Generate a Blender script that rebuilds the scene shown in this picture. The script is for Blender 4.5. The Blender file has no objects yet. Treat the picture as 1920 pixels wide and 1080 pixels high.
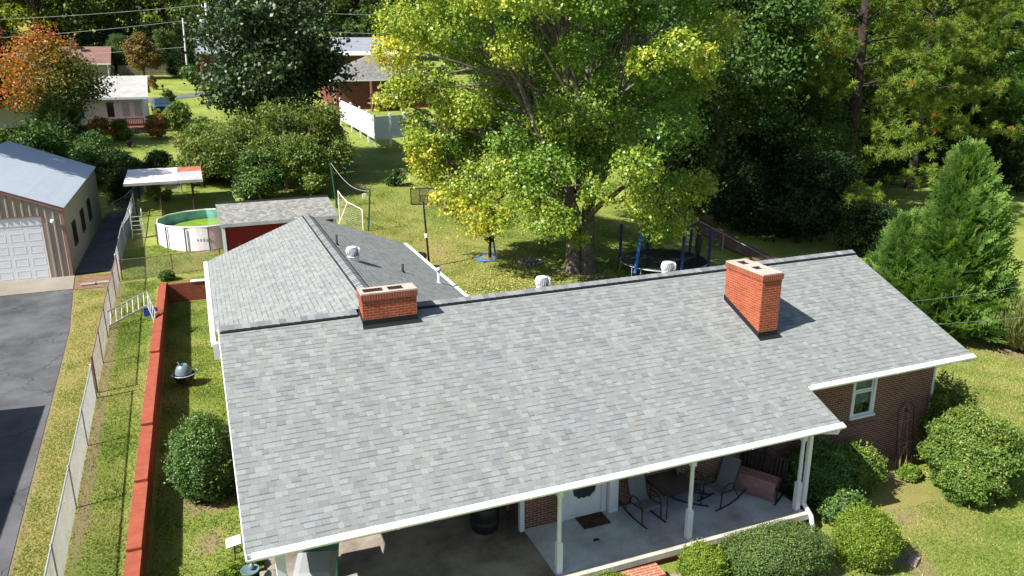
import bpy, math, random
import numpy as np
from mathutils import Vector, Matrix, Quaternion

sc = bpy.context.scene
COL = sc.collection
PI = math.pi
R = math.radians
rng = np.random.default_rng(7)
random.seed(7)

# ------------------------------------------------------------------ camera, sky, sun, exposure
YAW, PITCH, ROLL = 0.380, 0.292, -0.005
CAM = Vector((-0.014, -19.07, 11.323))
cyw, syw, cpt, spt = math.cos(YAW), math.sin(YAW), math.cos(PITCH), math.sin(PITCH)
fwd = Vector((syw*cpt, cyw*cpt, -spt)); right = Vector((cyw, -syw, 0)); up = right.cross(fwd)
crl, srl = math.cos(ROLL), math.sin(ROLL)
rx = right*crl + up*srl; uy = up*crl - right*srl
cam = bpy.data.cameras.new('camera'); cam_o = bpy.data.objects.new('camera', cam); COL.objects.link(cam_o)
cam_o.matrix_world = Matrix(((rx.x, uy.x, -fwd.x, CAM.x), (rx.y, uy.y, -fwd.y, CAM.y), (rx.z, uy.z, -fwd.z, CAM.z), (0, 0, 0, 1)))
cam.sensor_width = 36; cam.lens = 1466.7/1920*36; cam.clip_start = 0.1; cam.clip_end = 3000
sc.camera = cam_o

SUN_EL = R(46.3); TO_SUN = Vector((-math.cos(R(10))*math.cos(SUN_EL), -math.sin(R(10))*math.cos(SUN_EL), math.sin(SUN_EL)))
w = bpy.data.worlds.new('World'); sc.world = w; w.use_nodes = True
wn = w.node_tree.nodes; wl = w.node_tree.links
sky = wn.new('ShaderNodeTexSky'); sky.sky_type = 'NISHITA'; sky.sun_disc = False
sky.sun_elevation = SUN_EL; sky.sun_rotation = math.atan2(TO_SUN.x, TO_SUN.y) % (2*PI)
wl.new(sky.outputs[0], wn['Background'].inputs[0]); wn['Background'].inputs[1].default_value = 0.07
sun = bpy.data.lights.new('sun', 'SUN'); sun.energy = 5.0; sun.angle = R(0.53); sun.color = (1.0, 0.955, 0.88)
sun_o = bpy.data.objects.new('sun', sun); COL.objects.link(sun_o); sun_o.location = (-30, -10, 40)
sun_o.rotation_euler = (-TO_SUN).to_track_quat('-Z', 'Y').to_euler()
sc.view_settings.view_transform = 'Standard'; sc.view_settings.look = 'None'
sc.view_settings.exposure = 1.03; sc.view_settings.gamma = 1
sc.cycles.max_bounces = 6; sc.cycles.transparent_max_bounces = 12
sc.cycles.diffuse_bounces = 3; sc.cycles.glossy_bounces = 2; sc.cycles.transmission_bounces = 4

# ------------------------------------------------------------------ materials
def new_mat(name):
    m = bpy.data.materials.new(name); m.use_nodes = True
    nt = m.node_tree; return m, nt, nt.nodes, nt.links, nt.nodes['Principled BSDF']
def setp(b, rough=.8, spec=.3, metal=0.0):
    b.inputs['Roughness'].default_value = rough
    b.inputs['Specular IOR Level'].default_value = spec
    b.inputs['Metallic'].default_value = metal
def ramp(N, stops, interp='LINEAR'):
    r = N.new('ShaderNodeValToRGB'); cr = r.color_ramp; cr.interpolation = interp
    while len(cr.elements) < len(stops): cr.elements.new(0.5)
    for e, (p, c) in zip(cr.elements, stops):
        e.position = p; e.color = (c[0], c[1], c[2], 1)
    return r
def noise(N, L, vec, scale, detail=4, rough=.6):
    n = N.new('ShaderNodeTexNoise'); n.inputs['Scale'].default_value = scale
    n.inputs['Detail'].default_value = detail; n.inputs['Roughness'].default_value = rough
    L.new(vec, n.inputs['Vector']); return n
def mth(N, L, op, a, b=None, c=None):
    n = N.new('ShaderNodeMath'); n.operation = op
    for i, v in enumerate((a, b, c)):
        if v is None: continue
        if isinstance(v, (int, float)): n.inputs[i].default_value = v
        else: L.new(v, n.inputs[i])
    return n.outputs[0]
def mixc(N, L, fac, a, b, mode='MIX'):
    n = N.new('ShaderNodeMix'); n.data_type = 'RGBA'; n.blend_type = mode
    if isinstance(fac, (int, float)): n.inputs[0].default_value = fac
    else: L.new(fac, n.inputs[0])
    for i, v in ((6, a), (7, b)):
        if isinstance(v, tuple): n.inputs[i].default_value = (v[0], v[1], v[2], 1)
        else: L.new(v, n.inputs[i])
    return n.outputs[2]
def bump(N, L, h, b, strength=.3, dist=.02):
    n = N.new('ShaderNodeBump'); n.inputs['Strength'].default_value = strength; n.inputs['Distance'].default_value = dist
    L.new(h, n.inputs['Height']); L.new(n.outputs[0], b.inputs['Normal'])
def plain(name, col, rough=.6, spec=.3, metal=0, var=.12, scale=3.0, bumps=0):
    m, nt, N, L, b = new_mat(name); setp(b, rough, spec, metal)
    tc = N.new('ShaderNodeTexCoord'); n = noise(N, L, tc.outputs['Object'], scale, 5)
    lo = tuple(c*(1-var*1.6) for c in col); hi = tuple(min(1, c*(1+var)) for c in col)
    r = ramp(N, [(.3, lo), (.7, hi)]); L.new(n.outputs[0], r.inputs[0]); L.new(r.outputs[0], b.inputs['Base Color'])
    if bumps:
        n2 = noise(N, L, tc.outputs['Object'], scale*8, 4); bump(N, L, n2.outputs[0], b, bumps, .01)
    return m
def leafmat(name, stops, rough=.55, spec=.25, trans=.3):
    m, nt, N, L, b = new_mat(name); setp(b, rough, spec)
    a = N.new('ShaderNodeAttribute'); a.attribute_name = 'tint'
    r = ramp(N, stops); L.new(a.outputs['Fac'], r.inputs[0]); L.new(r.outputs[0], b.inputs['Base Color'])
    t = N.new('ShaderNodeBsdfTranslucent')
    tcol = mixc(N, L, 1.0, r.outputs[0], (1.25, 1.35, .55), 'MULTIPLY'); L.new(tcol, t.inputs[0])
    mx = N.new('ShaderNodeMixShader'); mx.inputs[0].default_value = trans
    L.new(b.outputs[0], mx.inputs[1]); L.new(t.outputs[0], mx.inputs[2])
    L.new(mx.outputs[0], N['Material Output'].inputs[0]); return m
def shingle(name, cols, e=.133, dark=.42, warm=True):
    m, nt, N, L, b = new_mat(name); setp(b, .9, .15)
    uv = N.new('ShaderNodeUVMap'); s = N.new('ShaderNodeSeparateXYZ'); L.new(uv.outputs[0], s.inputs[0])
    u, v = s.outputs[0], s.outputs[1]
    vr = mth(N, L, 'DIVIDE', v, e); row = mth(N, L, 'FLOOR', vr); fr = mth(N, L, 'FRACT', vr)
    wv = mth(N, L, 'ADD', mth(N, L, 'DIVIDE', u, .168), mth(N, L, 'MULTIPLY', row, 17.313))
    vo = N.new('ShaderNodeTexVoronoi'); vo.voronoi_dimensions = '1D'; vo.inputs['Scale'].default_value = 1; L.new(wv, vo.inputs['W'])
    ve = N.new('ShaderNodeTexVoronoi'); ve.voronoi_dimensions = '1D'; ve.feature = 'DISTANCE_TO_EDGE'; ve.inputs['Scale'].default_value = 1; L.new(wv, ve.inputs['W'])
    sc_ = N.new('ShaderNodeSeparateColor'); L.new(vo.outputs['Color'], sc_.inputs[0])
    r = ramp(N, cols, 'CONSTANT'); L.new(sc_.outputs[0], r.inputs[0])
    gn = noise(N, L, uv.outputs[0], 55, 3, .7)
    gr = ramp(N, [(.25, (.72, .72, .72)), (.75, (1.22, 1.22, 1.22))]); L.new(gn.outputs[0], gr.inputs[0])
    c = mixc(N, L, 1.0, r.outputs[0], gr.outputs[0], 'MULTIPLY')
    ln = noise(N, L, uv.outputs[0], .55, 5, .65)
    lr = ramp(N, [(.3, (.94, .95, .965)), (.7, (1.04, 1.03, 1.01))]); L.new(ln.outputs[0], lr.inputs[0])
    c = mixc(N, L, 1.0, c, lr.outputs[0], 'MULTIPLY')
    sm = N.new('ShaderNodeMapping'); sm.inputs['Scale'].default_value = (1.6, .22, 1); L.new(uv.outputs[0], sm.inputs[0])
    st = noise(N, L, sm.outputs[0], 1.0, 6, .7); sr = ramp(N, [(.34, (.92, .925, .925)), (.5, (1, 1, 1)), (.7, (1.03, 1.025, 1.01))]); L.new(st.outputs[0], sr.inputs[0])
    c = mixc(N, L, 1.0, c, sr.outputs[0], 'MULTIPLY')
    # dark cut edge of the laminated shingle above and its shadow, painted into the colour, deeper on some tabs
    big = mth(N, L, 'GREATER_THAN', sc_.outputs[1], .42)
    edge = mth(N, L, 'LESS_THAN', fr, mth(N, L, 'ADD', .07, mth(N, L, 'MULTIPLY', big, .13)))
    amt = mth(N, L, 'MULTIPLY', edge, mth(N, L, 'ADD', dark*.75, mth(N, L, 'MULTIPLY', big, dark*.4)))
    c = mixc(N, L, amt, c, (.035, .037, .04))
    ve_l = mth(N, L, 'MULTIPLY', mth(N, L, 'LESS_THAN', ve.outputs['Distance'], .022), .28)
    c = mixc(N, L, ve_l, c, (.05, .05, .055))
    L.new(c, b.inputs['Base Color'])
    h = mth(N, L, 'ADD', mth(N, L, 'MULTIPLY', sc_.outputs[1], .5), mth(N, L, 'MULTIPLY', gn.outputs[0], .5))
    h = mth(N, L, 'SUBTRACT', h, mth(N, L, 'MULTIPLY', fr, .9))
    bump(N, L, h, b, .22, .010)
    return m
def brick(name, c1, c2, mortar, bw=.203, rh=.0677, ms=.0055, rough=.85, soldier=False):
    m, nt, N, L, b = new_mat(name); setp(b, rough, .2)
    uv = N.new('ShaderNodeUVMap')
    t = N.new('ShaderNodeTexBrick'); L.new(uv.outputs[0], t.inputs['Vector'])
    t.inputs['Color1'].default_value = (*c1, 1); t.inputs['Color2'].default_value = (*c2, 1); t.inputs['Mortar'].default_value = (*mortar, 1)
    t.inputs['Scale'].default_value = 1; t.inputs['Mortar Size'].default_value = ms; t.inputs['Mortar Smooth'].default_value = .15
    t.inputs['Brick Width'].default_value = bw; t.inputs['Row Height'].default_value = rh; t.inputs['Bias'].default_value = -.1
    n = noise(N, L, uv.outputs[0], 2.2, 6, .7); r = ramp(N, [(.25, (.72, .70, .70)), (.75, (1.2, 1.15, 1.12))]); L.new(n.outputs[0], r.inputs[0])
    n2 = noise(N, L, uv.outputs[0], 60, 2); r2 = ramp(N, [(.3, (.85, .85, .85)), (.7, (1.12, 1.12, 1.12))]); L.new(n2.outputs[0], r2.inputs[0])
    c = mixc(N, L, 1.0, t.outputs['Color'], r.outputs[0], 'MULTIPLY'); c = mixc(N, L, 1.0, c, r2.outputs[0], 'MULTIPLY')
    L.new(c, b.inputs['Base Color'])
    bump(N, L, mth(N, L, 'SUBTRACT', 1.0, t.outputs['Fac']), b, .5, .008); return m
def concrete(name, base, stain, rough=.85, sc1=.9, cracks=0):
    m, nt, N, L, b = new_mat(name); setp(b, rough, .25)
    tc = N.new('ShaderNodeTexCoord'); o = tc.outputs['Object']
    n = noise(N, L, o, sc1, 7, .65); n2 = noise(N, L, o, 25, 4, .7)
    r = ramp(N, [(.33, stain), (.62, base)]); L.new(n.outputs[0], r.inputs[0])
    r2 = ramp(N, [(.25, (.82, .82, .82)), (.75, (1.12, 1.12, 1.12))]); L.new(n2.outputs[0], r2.inputs[0])
    L.new(mixc(N, L, 1.0, r.outputs[0], r2.outputs[0], 'MULTIPLY'), b.inputs['Base Color'])
    bump(N, L, n2.outputs[0], b, .25, .01)
    if cracks:
        wn_ = noise(N, L, o, 1.3, 4, .6); ad = N.new('ShaderNodeVectorMath'); ad.operation = 'ADD'; sc2 = N.new('ShaderNodeVectorMath'); sc2.operation = 'SCALE'; sc2.inputs['Scale'].default_value = 1.2
        L.new(wn_.outputs['Color'], sc2.inputs[0]); L.new(o, ad.inputs[0]); L.new(sc2.outputs[0], ad.inputs[1])
        v = N.new('ShaderNodeTexVoronoi'); v.feature = 'DISTANCE_TO_EDGE'; v.inputs['Scale'].default_value = cracks; L.new(ad.outputs[0], v.inputs['Vector'])
        ck = mth(N, L, 'MULTIPLY', mth(N, L, 'LESS_THAN', v.outputs['Distance'], .004), .75); src = b.inputs['Base Color'].links[0].from_socket
        L.new(mixc(N, L, ck, src, tuple(x*.35 for x in stain)), b.inputs['Base Color'])
    return m
def ribbed(name, c, axis=0, pitch=.3, amt=.55, rough=.45, spec=.4, metal=0.0):
    m, nt, N, L, b = new_mat(name); setp(b, rough, spec, metal)
    uv = N.new('ShaderNodeUVMap'); s = N.new('ShaderNodeSeparateXYZ'); L.new(uv.outputs[0], s.inputs[0])
    n = noise(N, L, uv.outputs[0], 1.2, 6, .7); r = ramp(N, [(.3, tuple(x*.85 for x in c)), (.7, c)]); L.new(n.outputs[0], r.inputs[0])
    L.new(r.outputs[0], b.inputs['Base Color'])
    f = mth(N, L, 'FRACT', mth(N, L, 'DIVIDE', s.outputs[axis], pitch))
    h = mth(N, L, 'LESS_THAN', mth(N, L, 'ABSOLUTE', mth(N, L, 'SUBTRACT', f, .5)), .12)
    bump(N, L, h, b, amt, .03); return m
def grassmat(name, hues, dirt, patch=.35, dirtamt=.62):
    m, nt, N, L, b = new_mat(name); setp(b, .9, .1)
    tc = N.new('ShaderNodeTexCoord'); o = tc.outputs['Object']
    big = noise(N, L, o, patch, 6, .62); mid = noise(N, L, o, 2.2, 6, .7); fine = noise(N, L, o, 28, 4, .75); vf = noise(N, L, o, 90, 2, .7)
    r = ramp(N, hues); a = mth(N, L, 'ADD', mth(N, L, 'MULTIPLY', big.outputs[0], .5), mth(N, L, 'MULTIPLY', mid.outputs[0], .3))
    a = mth(N, L, 'ADD', a, mth(N, L, 'MULTIPLY', fine.outputs[0], .2)); L.new(a, r.inputs[0])
    fr = ramp(N, [(.3, (.45, .5, .4)), (.5, (.95, .95, .9)), (.72, (1.5, 1.45, 1.35))]); L.new(fine.outputs[0], fr.inputs[0])
    vr = ramp(N, [(.3, (.65, .65, .6)), (.7, (1.3, 1.3, 1.25))]); L.new(vf.outputs[0], vr.inputs[0])
    c = mixc(N, L, 1.0, mixc(N, L, 1.0, r.outputs[0], fr.outputs[0], 'MULTIPLY'), vr.outputs[0], 'MULTIPLY')
    dn = noise(N, L, o, .8, 7, .72); dm = ramp(N, [(dirtamt, (0, 0, 0)), (dirtamt+.1, (1, 1, 1))]); L.new(dn.outputs[0], dm.inputs[0])
    dc = ramp(N, [(.3, tuple(x*.6 for x in dirt)), (.7, dirt)]); L.new(fine.outputs[0], dc.inputs[0])
    at = N.new('ShaderNodeAttribute'); at.attribute_name = 'bare'; ad = N.new('ShaderNodeAttribute'); ad.attribute_name = 'dry'
    tanr = ramp(N, [(.3, (.17, .125, .05)), (.7, (.30, .235, .11))]); L.new(fine.outputs[0], tanr.inputs[0])
    df = mth(N, L, 'MULTIPLY', ad.outputs['Fac'], mth(N, L, 'ADD', .35, mid.outputs[0])); c = mixc(N, L, df, c, tanr.outputs[0])
    bf_ = N.new('ShaderNodeMath'); bf_.operation = 'MULTIPLY_ADD'; bf_.use_clamp = True
    L.new(mth(N, L, 'ADD', at.outputs['Fac'], mth(N, L, 'MULTIPLY', mth(N, L, 'SUBTRACT', dn.outputs[0], .5), 1.3)), bf_.inputs[0]); bf_.inputs[1].default_value = 3.5; bf_.inputs[2].default_value = -1.3
    mm = mth(N, L, 'MAXIMUM', bf_.outputs[0], dm.outputs[0])
    L.new(mixc(N, L, mm, c, dc.outputs[0]), b.inputs['Base Color'])
    bump(N, L, mth(N, L, 'ADD', fine.outputs[0], mth(N, L, 'MULTIPLY', mid.outputs[0], .6)), b, .8, .07); return m

GR = [(.0, (.352, .357, .352)), (.14, (.378, .383, .378)), (.30, (.330, .337, .338)), (.42, (.405, .417, .413)), (.55, (.365, .370, .365)), (.68, (.362, .350, .334)), (.76, (.388, .396, .396)), (.88, (.298, .306, .313)), (.95, (.425, .436, .434))]
M = {}
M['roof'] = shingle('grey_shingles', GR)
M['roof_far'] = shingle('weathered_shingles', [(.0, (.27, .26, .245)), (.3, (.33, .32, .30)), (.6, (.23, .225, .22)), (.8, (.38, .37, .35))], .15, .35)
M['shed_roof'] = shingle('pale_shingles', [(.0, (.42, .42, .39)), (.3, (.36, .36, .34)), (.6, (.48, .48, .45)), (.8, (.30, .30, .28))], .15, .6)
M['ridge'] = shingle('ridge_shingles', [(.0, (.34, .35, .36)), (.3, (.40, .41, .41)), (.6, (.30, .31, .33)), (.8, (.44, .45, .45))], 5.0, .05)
M['black'] = plain('black_flashing', (.012, .012, .013), .6, .3)
M['white'] = plain('white_trim', (.80, .81, .82), .4, .4, var=.03)
M['gutter'] = plain('white_gutter', (.82, .82, .82), .3, .5, var=.03)
M['post'] = plain('white_painted_wood', (.72, .75, .80), .5, .3, var=.06)
M['wallbrick'] = brick('dark_red_brick', (.125, .050, .036), (.085, .036, .028), (.30, .255, .22))
M['chimbrick'] = brick('orange_brick', (.52, .115, .045), (.40, .080, .034), (.60, .43, .32), ms=.0045)
M['gardenbrick'] = brick('garden_brick', (.36, .085, .042), (.27, .062, .034), (.36, .20, .15), ms=.004)
M['planterbrick'] = brick('planter_brick', (.52, .17, .095), (.44, .13, .075), (.70, .58, .46), bw=.35, rh=.085, ms=.008)
M['farbrick'] = brick('far_brick', (.20, .060, .040), (.15, .045, .032), (.25, .16, .13))
M['capmortar'] = concrete('chimney_mortar', (.74, .66, .58), (.62, .50, .42), sc1=3)
M['soot'] = plain('soot', (.05, .022, .016), .9, .1)
M['slab'] = concrete('porch_slab', (.40, .41, .42), (.22, .21, .20), sc1=.8)
M['carport'] = concrete('carport_slab', (.36, .32, .27), (.12, .095, .075), sc1=.7)
M['apron'] = concrete('apron_concrete', (.64, .58, .48), (.50, .44, .36), sc1=.5)
M['slabedge'] = concrete('slab_edge', (.70, .66, .58), (.52, .47, .40), sc1=2)
M['asphalt'] = concrete('asphalt', (.085, .087, .092), (.038, .040, .044), sc1=.55, cracks=.28)
M['road'] = concrete('road_asphalt', (.20, .20, .21), (.15, .15, .155), sc1=.4)
M['galv'] = plain('galvanised_steel', (.46, .50, .52), .45, .5, .3, var=.12, scale=6)
M['rust'] = plain('rusty_steel', (.24, .135, .10), .75, .3, .1, var=.3, scale=8)
M['rustmesh'] = plain('old_fence_wire', (.36, .33, .30), .6, .3, .2, var=.2, scale=5)
M['wire'] = plain('fence_wire', (.42, .43, .44), .5, .4, .2, var=.1)
M['alu'] = plain('aluminium', (.66, .66, .63), .35, .5, .35, var=.08)
M['blackmetal'] = plain('black_metal', (.015, .015, .017), .4, .4)
M['sling'] = plain('grey_sling', (.17, .185, .21), .8, .2, var=.08, scale=20)
M['glass_table'] = plain('smoked_table_top', (.085, .075, .080), .25, .5)
M['cushion'] = plain('pink_cushion', (.36, .20, .18), .9, .1, var=.15, scale=6)
M['mat'] = plain('brown_doormat', (.085, .045, .035), .95, .1, var=.35, scale=9)
M['plastic_black'] = plain('black_plastic', (.016, .017, .020), .45, .4)
M['plastic_grey'] = plain('grey_plastic', (.26, .275, .285), .5, .35, var=.05)
M['plastic_green'] = plain('green_plastic', (.045, .20, .14), .45, .4, var=.08)
M['plastic_blue'] = plain('blue_plastic', (.02, .07, .32), .4, .4)
M['tarpblue'] = plain('blue_pad', (.025, .13, .62), .4, .4)
M['navypad'] = plain('navy_pad', (.02, .03, .16), .5, .3)
M['lidteal'] = plain('grey_teal_enamel', (.13, .19, .21), .35, .5)
M['grillblack'] = plain('dark_enamel', (.03, .028, .035), .35, .5)
M['siding'] = ribbed('tan_metal_siding', (.47, .40, .33), 0, .32, .8)
M['siding_side'] = ribbed('grey_tan_metal_siding', (.40, .36, .30), 0, .3, .3)
M['metalroof'] = ribbed('pale_metal_roof', (.62, .68, .74), 1, .3, .35, .32, .6, .28)
M['mauve'] = plain('mauve_metal_trim', (.36, .19, .17), .5, .4)
M['garagedoor'] = plain('white_garage_door', (.74, .76, .79), .45, .4, var=.03)
M['darkglass'] = plain('dark_glass', (.035, .045, .045), .08, .6)
M['reddoor'] = ribbed('barn_red_siding', (.24, .022, .022), 0, .2, .5, .7, .2)
M['poolwall'] = plain('white_pool_wall', (.76, .76, .80), .4, .4, var=.05)
M['poolliner'] = plain('teal_pool_liner', (.22, .46, .44), .4, .4, var=.3, scale=1.2)
M['poolframe'] = plain('pool_frame_steel', (.70, .72, .72), .35, .5, .2)
M['poolleg'] = plain('grey_pool_leg', (.10, .105, .13), .5, .4)
M['whiteroof'] = concrete('white_canopy_roof', (.86, .86, .84), (.70, .68, .64), sc1=.8)
M['rustroof'] = concrete('rusty_canopy_sheet', (.42, .15, .10), (.30, .09, .06), sc1=2)
M['greyroof'] = concrete('grey_canopy_sheet', (.44, .44, .45), (.30, .29, .29), sc1=1.5)
M['darkwood'] = plain('dark_wood', (.055, .04, .03), .85, .2, var=.25, scale=5)
M['bark'] = plain('grey_bark', (.17, .145, .12), .95, .1, var=.35, scale=4, bumps=.8)
M['palebark'] = plain('pale_bark', (.30, .26, .22), .95, .1, var=.3, scale=4, bumps=.7)
M['darkbark'] = plain('dark_bark', (.075, .06, .05), .95, .1, var=.35, scale=4, bumps=.8)
M['twig'] = plain('dry_twigs', (.40, .29, .20), .95, .1, var=.25, scale=3)
M['fencewood'] = plain('weathered_board_fence', (.27, .225, .18), .9, .1, var=.25, scale=2)
M['whitevinyl'] = plain('white_vinyl', (.80, .82, .86), .35, .4, var=.03)
M['whiteroofshingle'] = concrete('pale_shingle_roof', (.58, .58, .56), (.44, .44, .42), sc1=1.2)
M['redroof'] = concrete('red_brown_roof', (.31, .175, .15), (.25, .135, .115), sc1=1)
M['bluegreyroof'] = concrete('blue_grey_roof', (.33, .36, .41), (.27, .29, .33), sc1=.6)
M['palewall'] = plain('pale_siding', (.72, .76, .80), .6, .3, var=.05)
M['tanwall'] = plain('grey_siding', (.42, .46, .47), .6, .3, var=.06)
M['deckred'] = plain('red_deck_wood', (.34, .13, .09), .8, .2, var=.2)
M['bluecar'] = plain('dark_blue_car_paint', (.02, .05, .12), .2, .6)
M['tyre'] = plain('tyre_rubber', (.015, .015, .015), .8, .2)
M['pole'] = plain('pale_utility_pole', (.62, .64, .65), .8, .2, var=.1)
M['brownpole'] = plain('grey_wood_pole', (.34, .31, .27), .85, .2)
M['cable'] = plain('grey_cable', (.40, .41, .42), .5, .3)
M['netgreen'] = plain('dark_green_post', (.02, .085, .045), .5, .3)
M['whitenet'] = plain('white_tube', (.84, .80, .66), .5, .3, var=.04)
M['net'] = plain('pale_net_cord', (.62, .60, .52), .8, .1)
M['yellowwood'] = plain('pale_new_lumber', (.50, .38, .22), .8, .2)
M['stone'] = concrete('fire_pit_stone', (.50, .40, .37), (.25, .20, .19), sc1=6)
M['ash'] = plain('ash', (.10, .085, .08), .95, .05, var=.4, scale=7)
M['pvc'] = plain('pale_grey_pvc', (.55, .57, .60), .5, .3)
M['vent'] = plain('white_turbine_metal', (.80, .81, .82), .35, .5, .1, var=.03)
M['orange'] = plain('orange_rim', (.55, .08, .04), .5, .3)
M['mulch'] = concrete('pine_straw_mulch', (.30, .175, .105), (.15, .09, .06), sc1=3)
M['paver'] = concrete('concrete_block', (.52, .47, .41), (.40, .36, .31), sc1=4)
M['pinkpaver'] = concrete('pink_paver', (.55, .40, .35), (.42, .30, .26), sc1=3)
def mglass(name, tint, fac):
    m, nt, N, L, b = new_mat(name); g = N.new('ShaderNodeBsdfGlossy'); g.inputs['Roughness'].default_value = .03
    t = N.new('ShaderNodeBsdfTransparent'); t.inputs[0].default_value = (*tint, 1)
    mx = N.new('ShaderNodeMixShader'); mx.inputs[0].default_value = fac
    L.new(t.outputs[0], mx.inputs[1]); L.new(g.outputs[0], mx.inputs[2]); L.new(mx.outputs[0], N['Material Output'].inputs[0]); return m
M['pane'] = mglass('window_glass', (.62, .75, .70), .14)
M['backboard'] = mglass('clear_backboard', (.84, .86, .86), .34)
M['meshveil'] = mglass('dark_mesh', (.45, .45, .47), .02)
mw, nt_, N_, L_, b_ = new_mat('algae_water'); setp(b_, .12, .5)
tc_ = N_.new('ShaderNodeTexCoord'); n_ = noise(N_, L_, tc_.outputs['Object'], 1.3, 6, .65)
r_ = ramp(N_, [(.3, (.13, .25, .012)), (.7, (.26, .38, .016))]); L_.new(n_.outputs[0], r_.inputs[0]); L_.new(r_.outputs[0], b_.inputs['Base Color'])
M['algae'] = mw
HG = [(.28, (.075, .115, .022)), (.42, (.13, .175, .038)), (.52, (.20, .225, .062)), (.62, (.29, .27, .105)), (.75, (.34, .29, .14))]
M['ground'] = grassmat('lawn', HG, (.26, .195, .115))
M['leaf_lit'] = None
LM = {
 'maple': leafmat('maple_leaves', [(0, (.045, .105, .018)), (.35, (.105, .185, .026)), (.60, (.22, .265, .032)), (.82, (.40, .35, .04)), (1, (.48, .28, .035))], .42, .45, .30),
 'redmaple': leafmat('red_maple_leaves', [(0, (.055, .085, .018)), (.35, (.13, .12, .025)), (.6, (.36, .16, .03)), (.8, (.46, .10, .035)), (1, (.50, .05, .05))], .5, .3, .35),
 'plum': leafmat('dark_red_leaves', [(0, (.045, .055, .02)), (.5, (.10, .04, .025)), (1, (.20, .055, .035))], .55, .25, .25),
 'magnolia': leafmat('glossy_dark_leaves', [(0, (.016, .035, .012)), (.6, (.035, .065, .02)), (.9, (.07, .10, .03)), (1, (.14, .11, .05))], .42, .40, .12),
 'green': leafmat('green_leaves', [(0, (.022, .055, .014)), (.5, (.045, .09, .018)), (1, (.11, .16, .03))], .5, .35, .25),
 'yellowgreen': leafmat('yellow_green_leaves', [(0, (.055, .09, .012)), (.5, (.14, .17, .02)), (1, (.27, .25, .03))], .55, .25, .3),
 'olive': leafmat('olive_leaves', [(0, (.035, .07, .016)), (.45, (.085, .13, .026)), (.8, (.15, .17, .045)), (1, (.22, .165, .075))], .5, .3, .35),
 'box': leafmat('boxwood_leaves', [(0, (.05, .10, .010)), (.5, (.11, .165, .016)), (1, (.22, .26, .03))], .45, .35, .25),
 'holly': leafmat('holly_leaves', [(0, (.016, .042, .010)), (.55, (.038, .078, .016)), (.85, (.085, .135, .026)), (1, (.15, .18, .03))], .45, .38, .2),
 'camellia': leafmat('camellia_leaves', [(0, (.035, .08, .014)), (.45, (.085, .145, .022)), (.85, (.19, .235, .045)), (1, (.36, .33, .14))], .5, .3, .25),
 'hedge': leafmat('hedge_leaves', [(0, (.04, .075, .022)), (.5, (.075, .12, .03)), (1, (.14, .19, .05))], .5, .3, .2),
 'pine': leafmat('pine_needles', [(0, (.04, .085, .016)), (.5, (.11, .165, .024)), (.93, (.21, .255, .035)), (1, (.36, .17, .05))], .5, .3, .4),
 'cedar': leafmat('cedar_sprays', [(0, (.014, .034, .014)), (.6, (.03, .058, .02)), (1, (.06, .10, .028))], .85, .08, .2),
 'cypress': leafmat('cypress_sprays', [(0, (.024, .055, .014)), (.5, (.058, .105, .022)), (1, (.12, .165, .036))], .55, .25, .42),
 'lime': leafmat('lime_sprays', [(0, (.07, .13, .012)), (1, (.20, .27, .03))], .55, .25, .3),
 'broom': leafmat('grey_green_stems', [(0, (.075, .10, .03)), (.6, (.14, .165, .05)), (1, (.24, .23, .09))], .6, .2, .2),
 'brown': leafmat('brown_leaves', [(0, (.06, .05, .018)), (.6, (.15, .095, .03)), (1, (.28, .20, .05))], .6, .2, .2),
 'tan': leafmat('tan_leaves', [(0, (.12, .10, .03)), (.6, (.24, .16, .06)), (1, (.32, .20, .09))], .6, .2, .3),
 'orange': leafmat('orange_leaves', [(0, (.12, .13, .03)), (.5, (.30, .17, .05)), (1, (.42, .17, .06))], .6, .2, .3),
 'grass': leafmat('grass_blades', [(0, (.055, .115, .018)), (.45, (.13, .19, .03)), (.75, (.24, .26, .07)), (1, (.38, .32, .15))], .7, .15, .3),
 'fallen': leafmat('fallen_leaf', [(0, (.30, .22, .05)), (.5, (.45, .34, .10)), (1, (.55, .45, .25))], .7, .15, .1),
 'woods': leafmat('woodland_leaves', [(0, (.02, .045, .012)), (.5, (.05, .085, .018)), (1, (.12, .15, .03))], .55, .25, .25),
}
del M['leaf_lit']
def gain(m, f):
    f = f if isinstance(f, tuple) else (f, f, f); nt = m.node_tree; b = nt.nodes['Principled BSDF']; l = b.inputs['Base Color'].links[0]; src = l.from_socket
    nt.links.remove(l); nt.links.new(mixc(nt.nodes, nt.links, 1.0, src, f, 'MULTIPLY'), b.inputs['Base Color'])
for k, f in {'roof': (.585, .615, .615), 'ridge': (.58, .60, .61), 'roof_far': .62, 'shed_roof': .62, 'chimbrick': .62, 'gardenbrick': .8, 'planterbrick': .7, 'farbrick': .9, 'capmortar': .6, 'apron': .42, 'slabedge': .7,
             'asphalt': 1.35, 'road': .7, 'wallbrick': 1.5, 'whiteroofshingle': .7, 'redroof': .7, 'bluegreyroof': .75, 'tanwall': .8, 'siding': .72, 'siding_side': 1.05, 'mauve': .8, 'metalroof': .95, 'slab': (1.38, 1.45, 1.56), 'carport': .95,
             'mulch': .8, 'paver': .6, 'pinkpaver': .6, 'stone': .8, 'fencewood': .8, 'ground': (1.28, 1.34, 1.2), 'galv': .85, 'alu': .8, 'pvc': .8, 'whiteroof': 1.0, 'cushion': .9, 'darkbark': .75, 'bark': .9}.items(): gain(M[k], f)
def lgain(m, f):
    nt = m.node_tree
    for n in nt.nodes:
        if n.type == 'VALTORGB':
            for e in n.color_ramp.elements: e.color = tuple(min(.9, c*f) for c in e.color[:3])+(1,)
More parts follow.
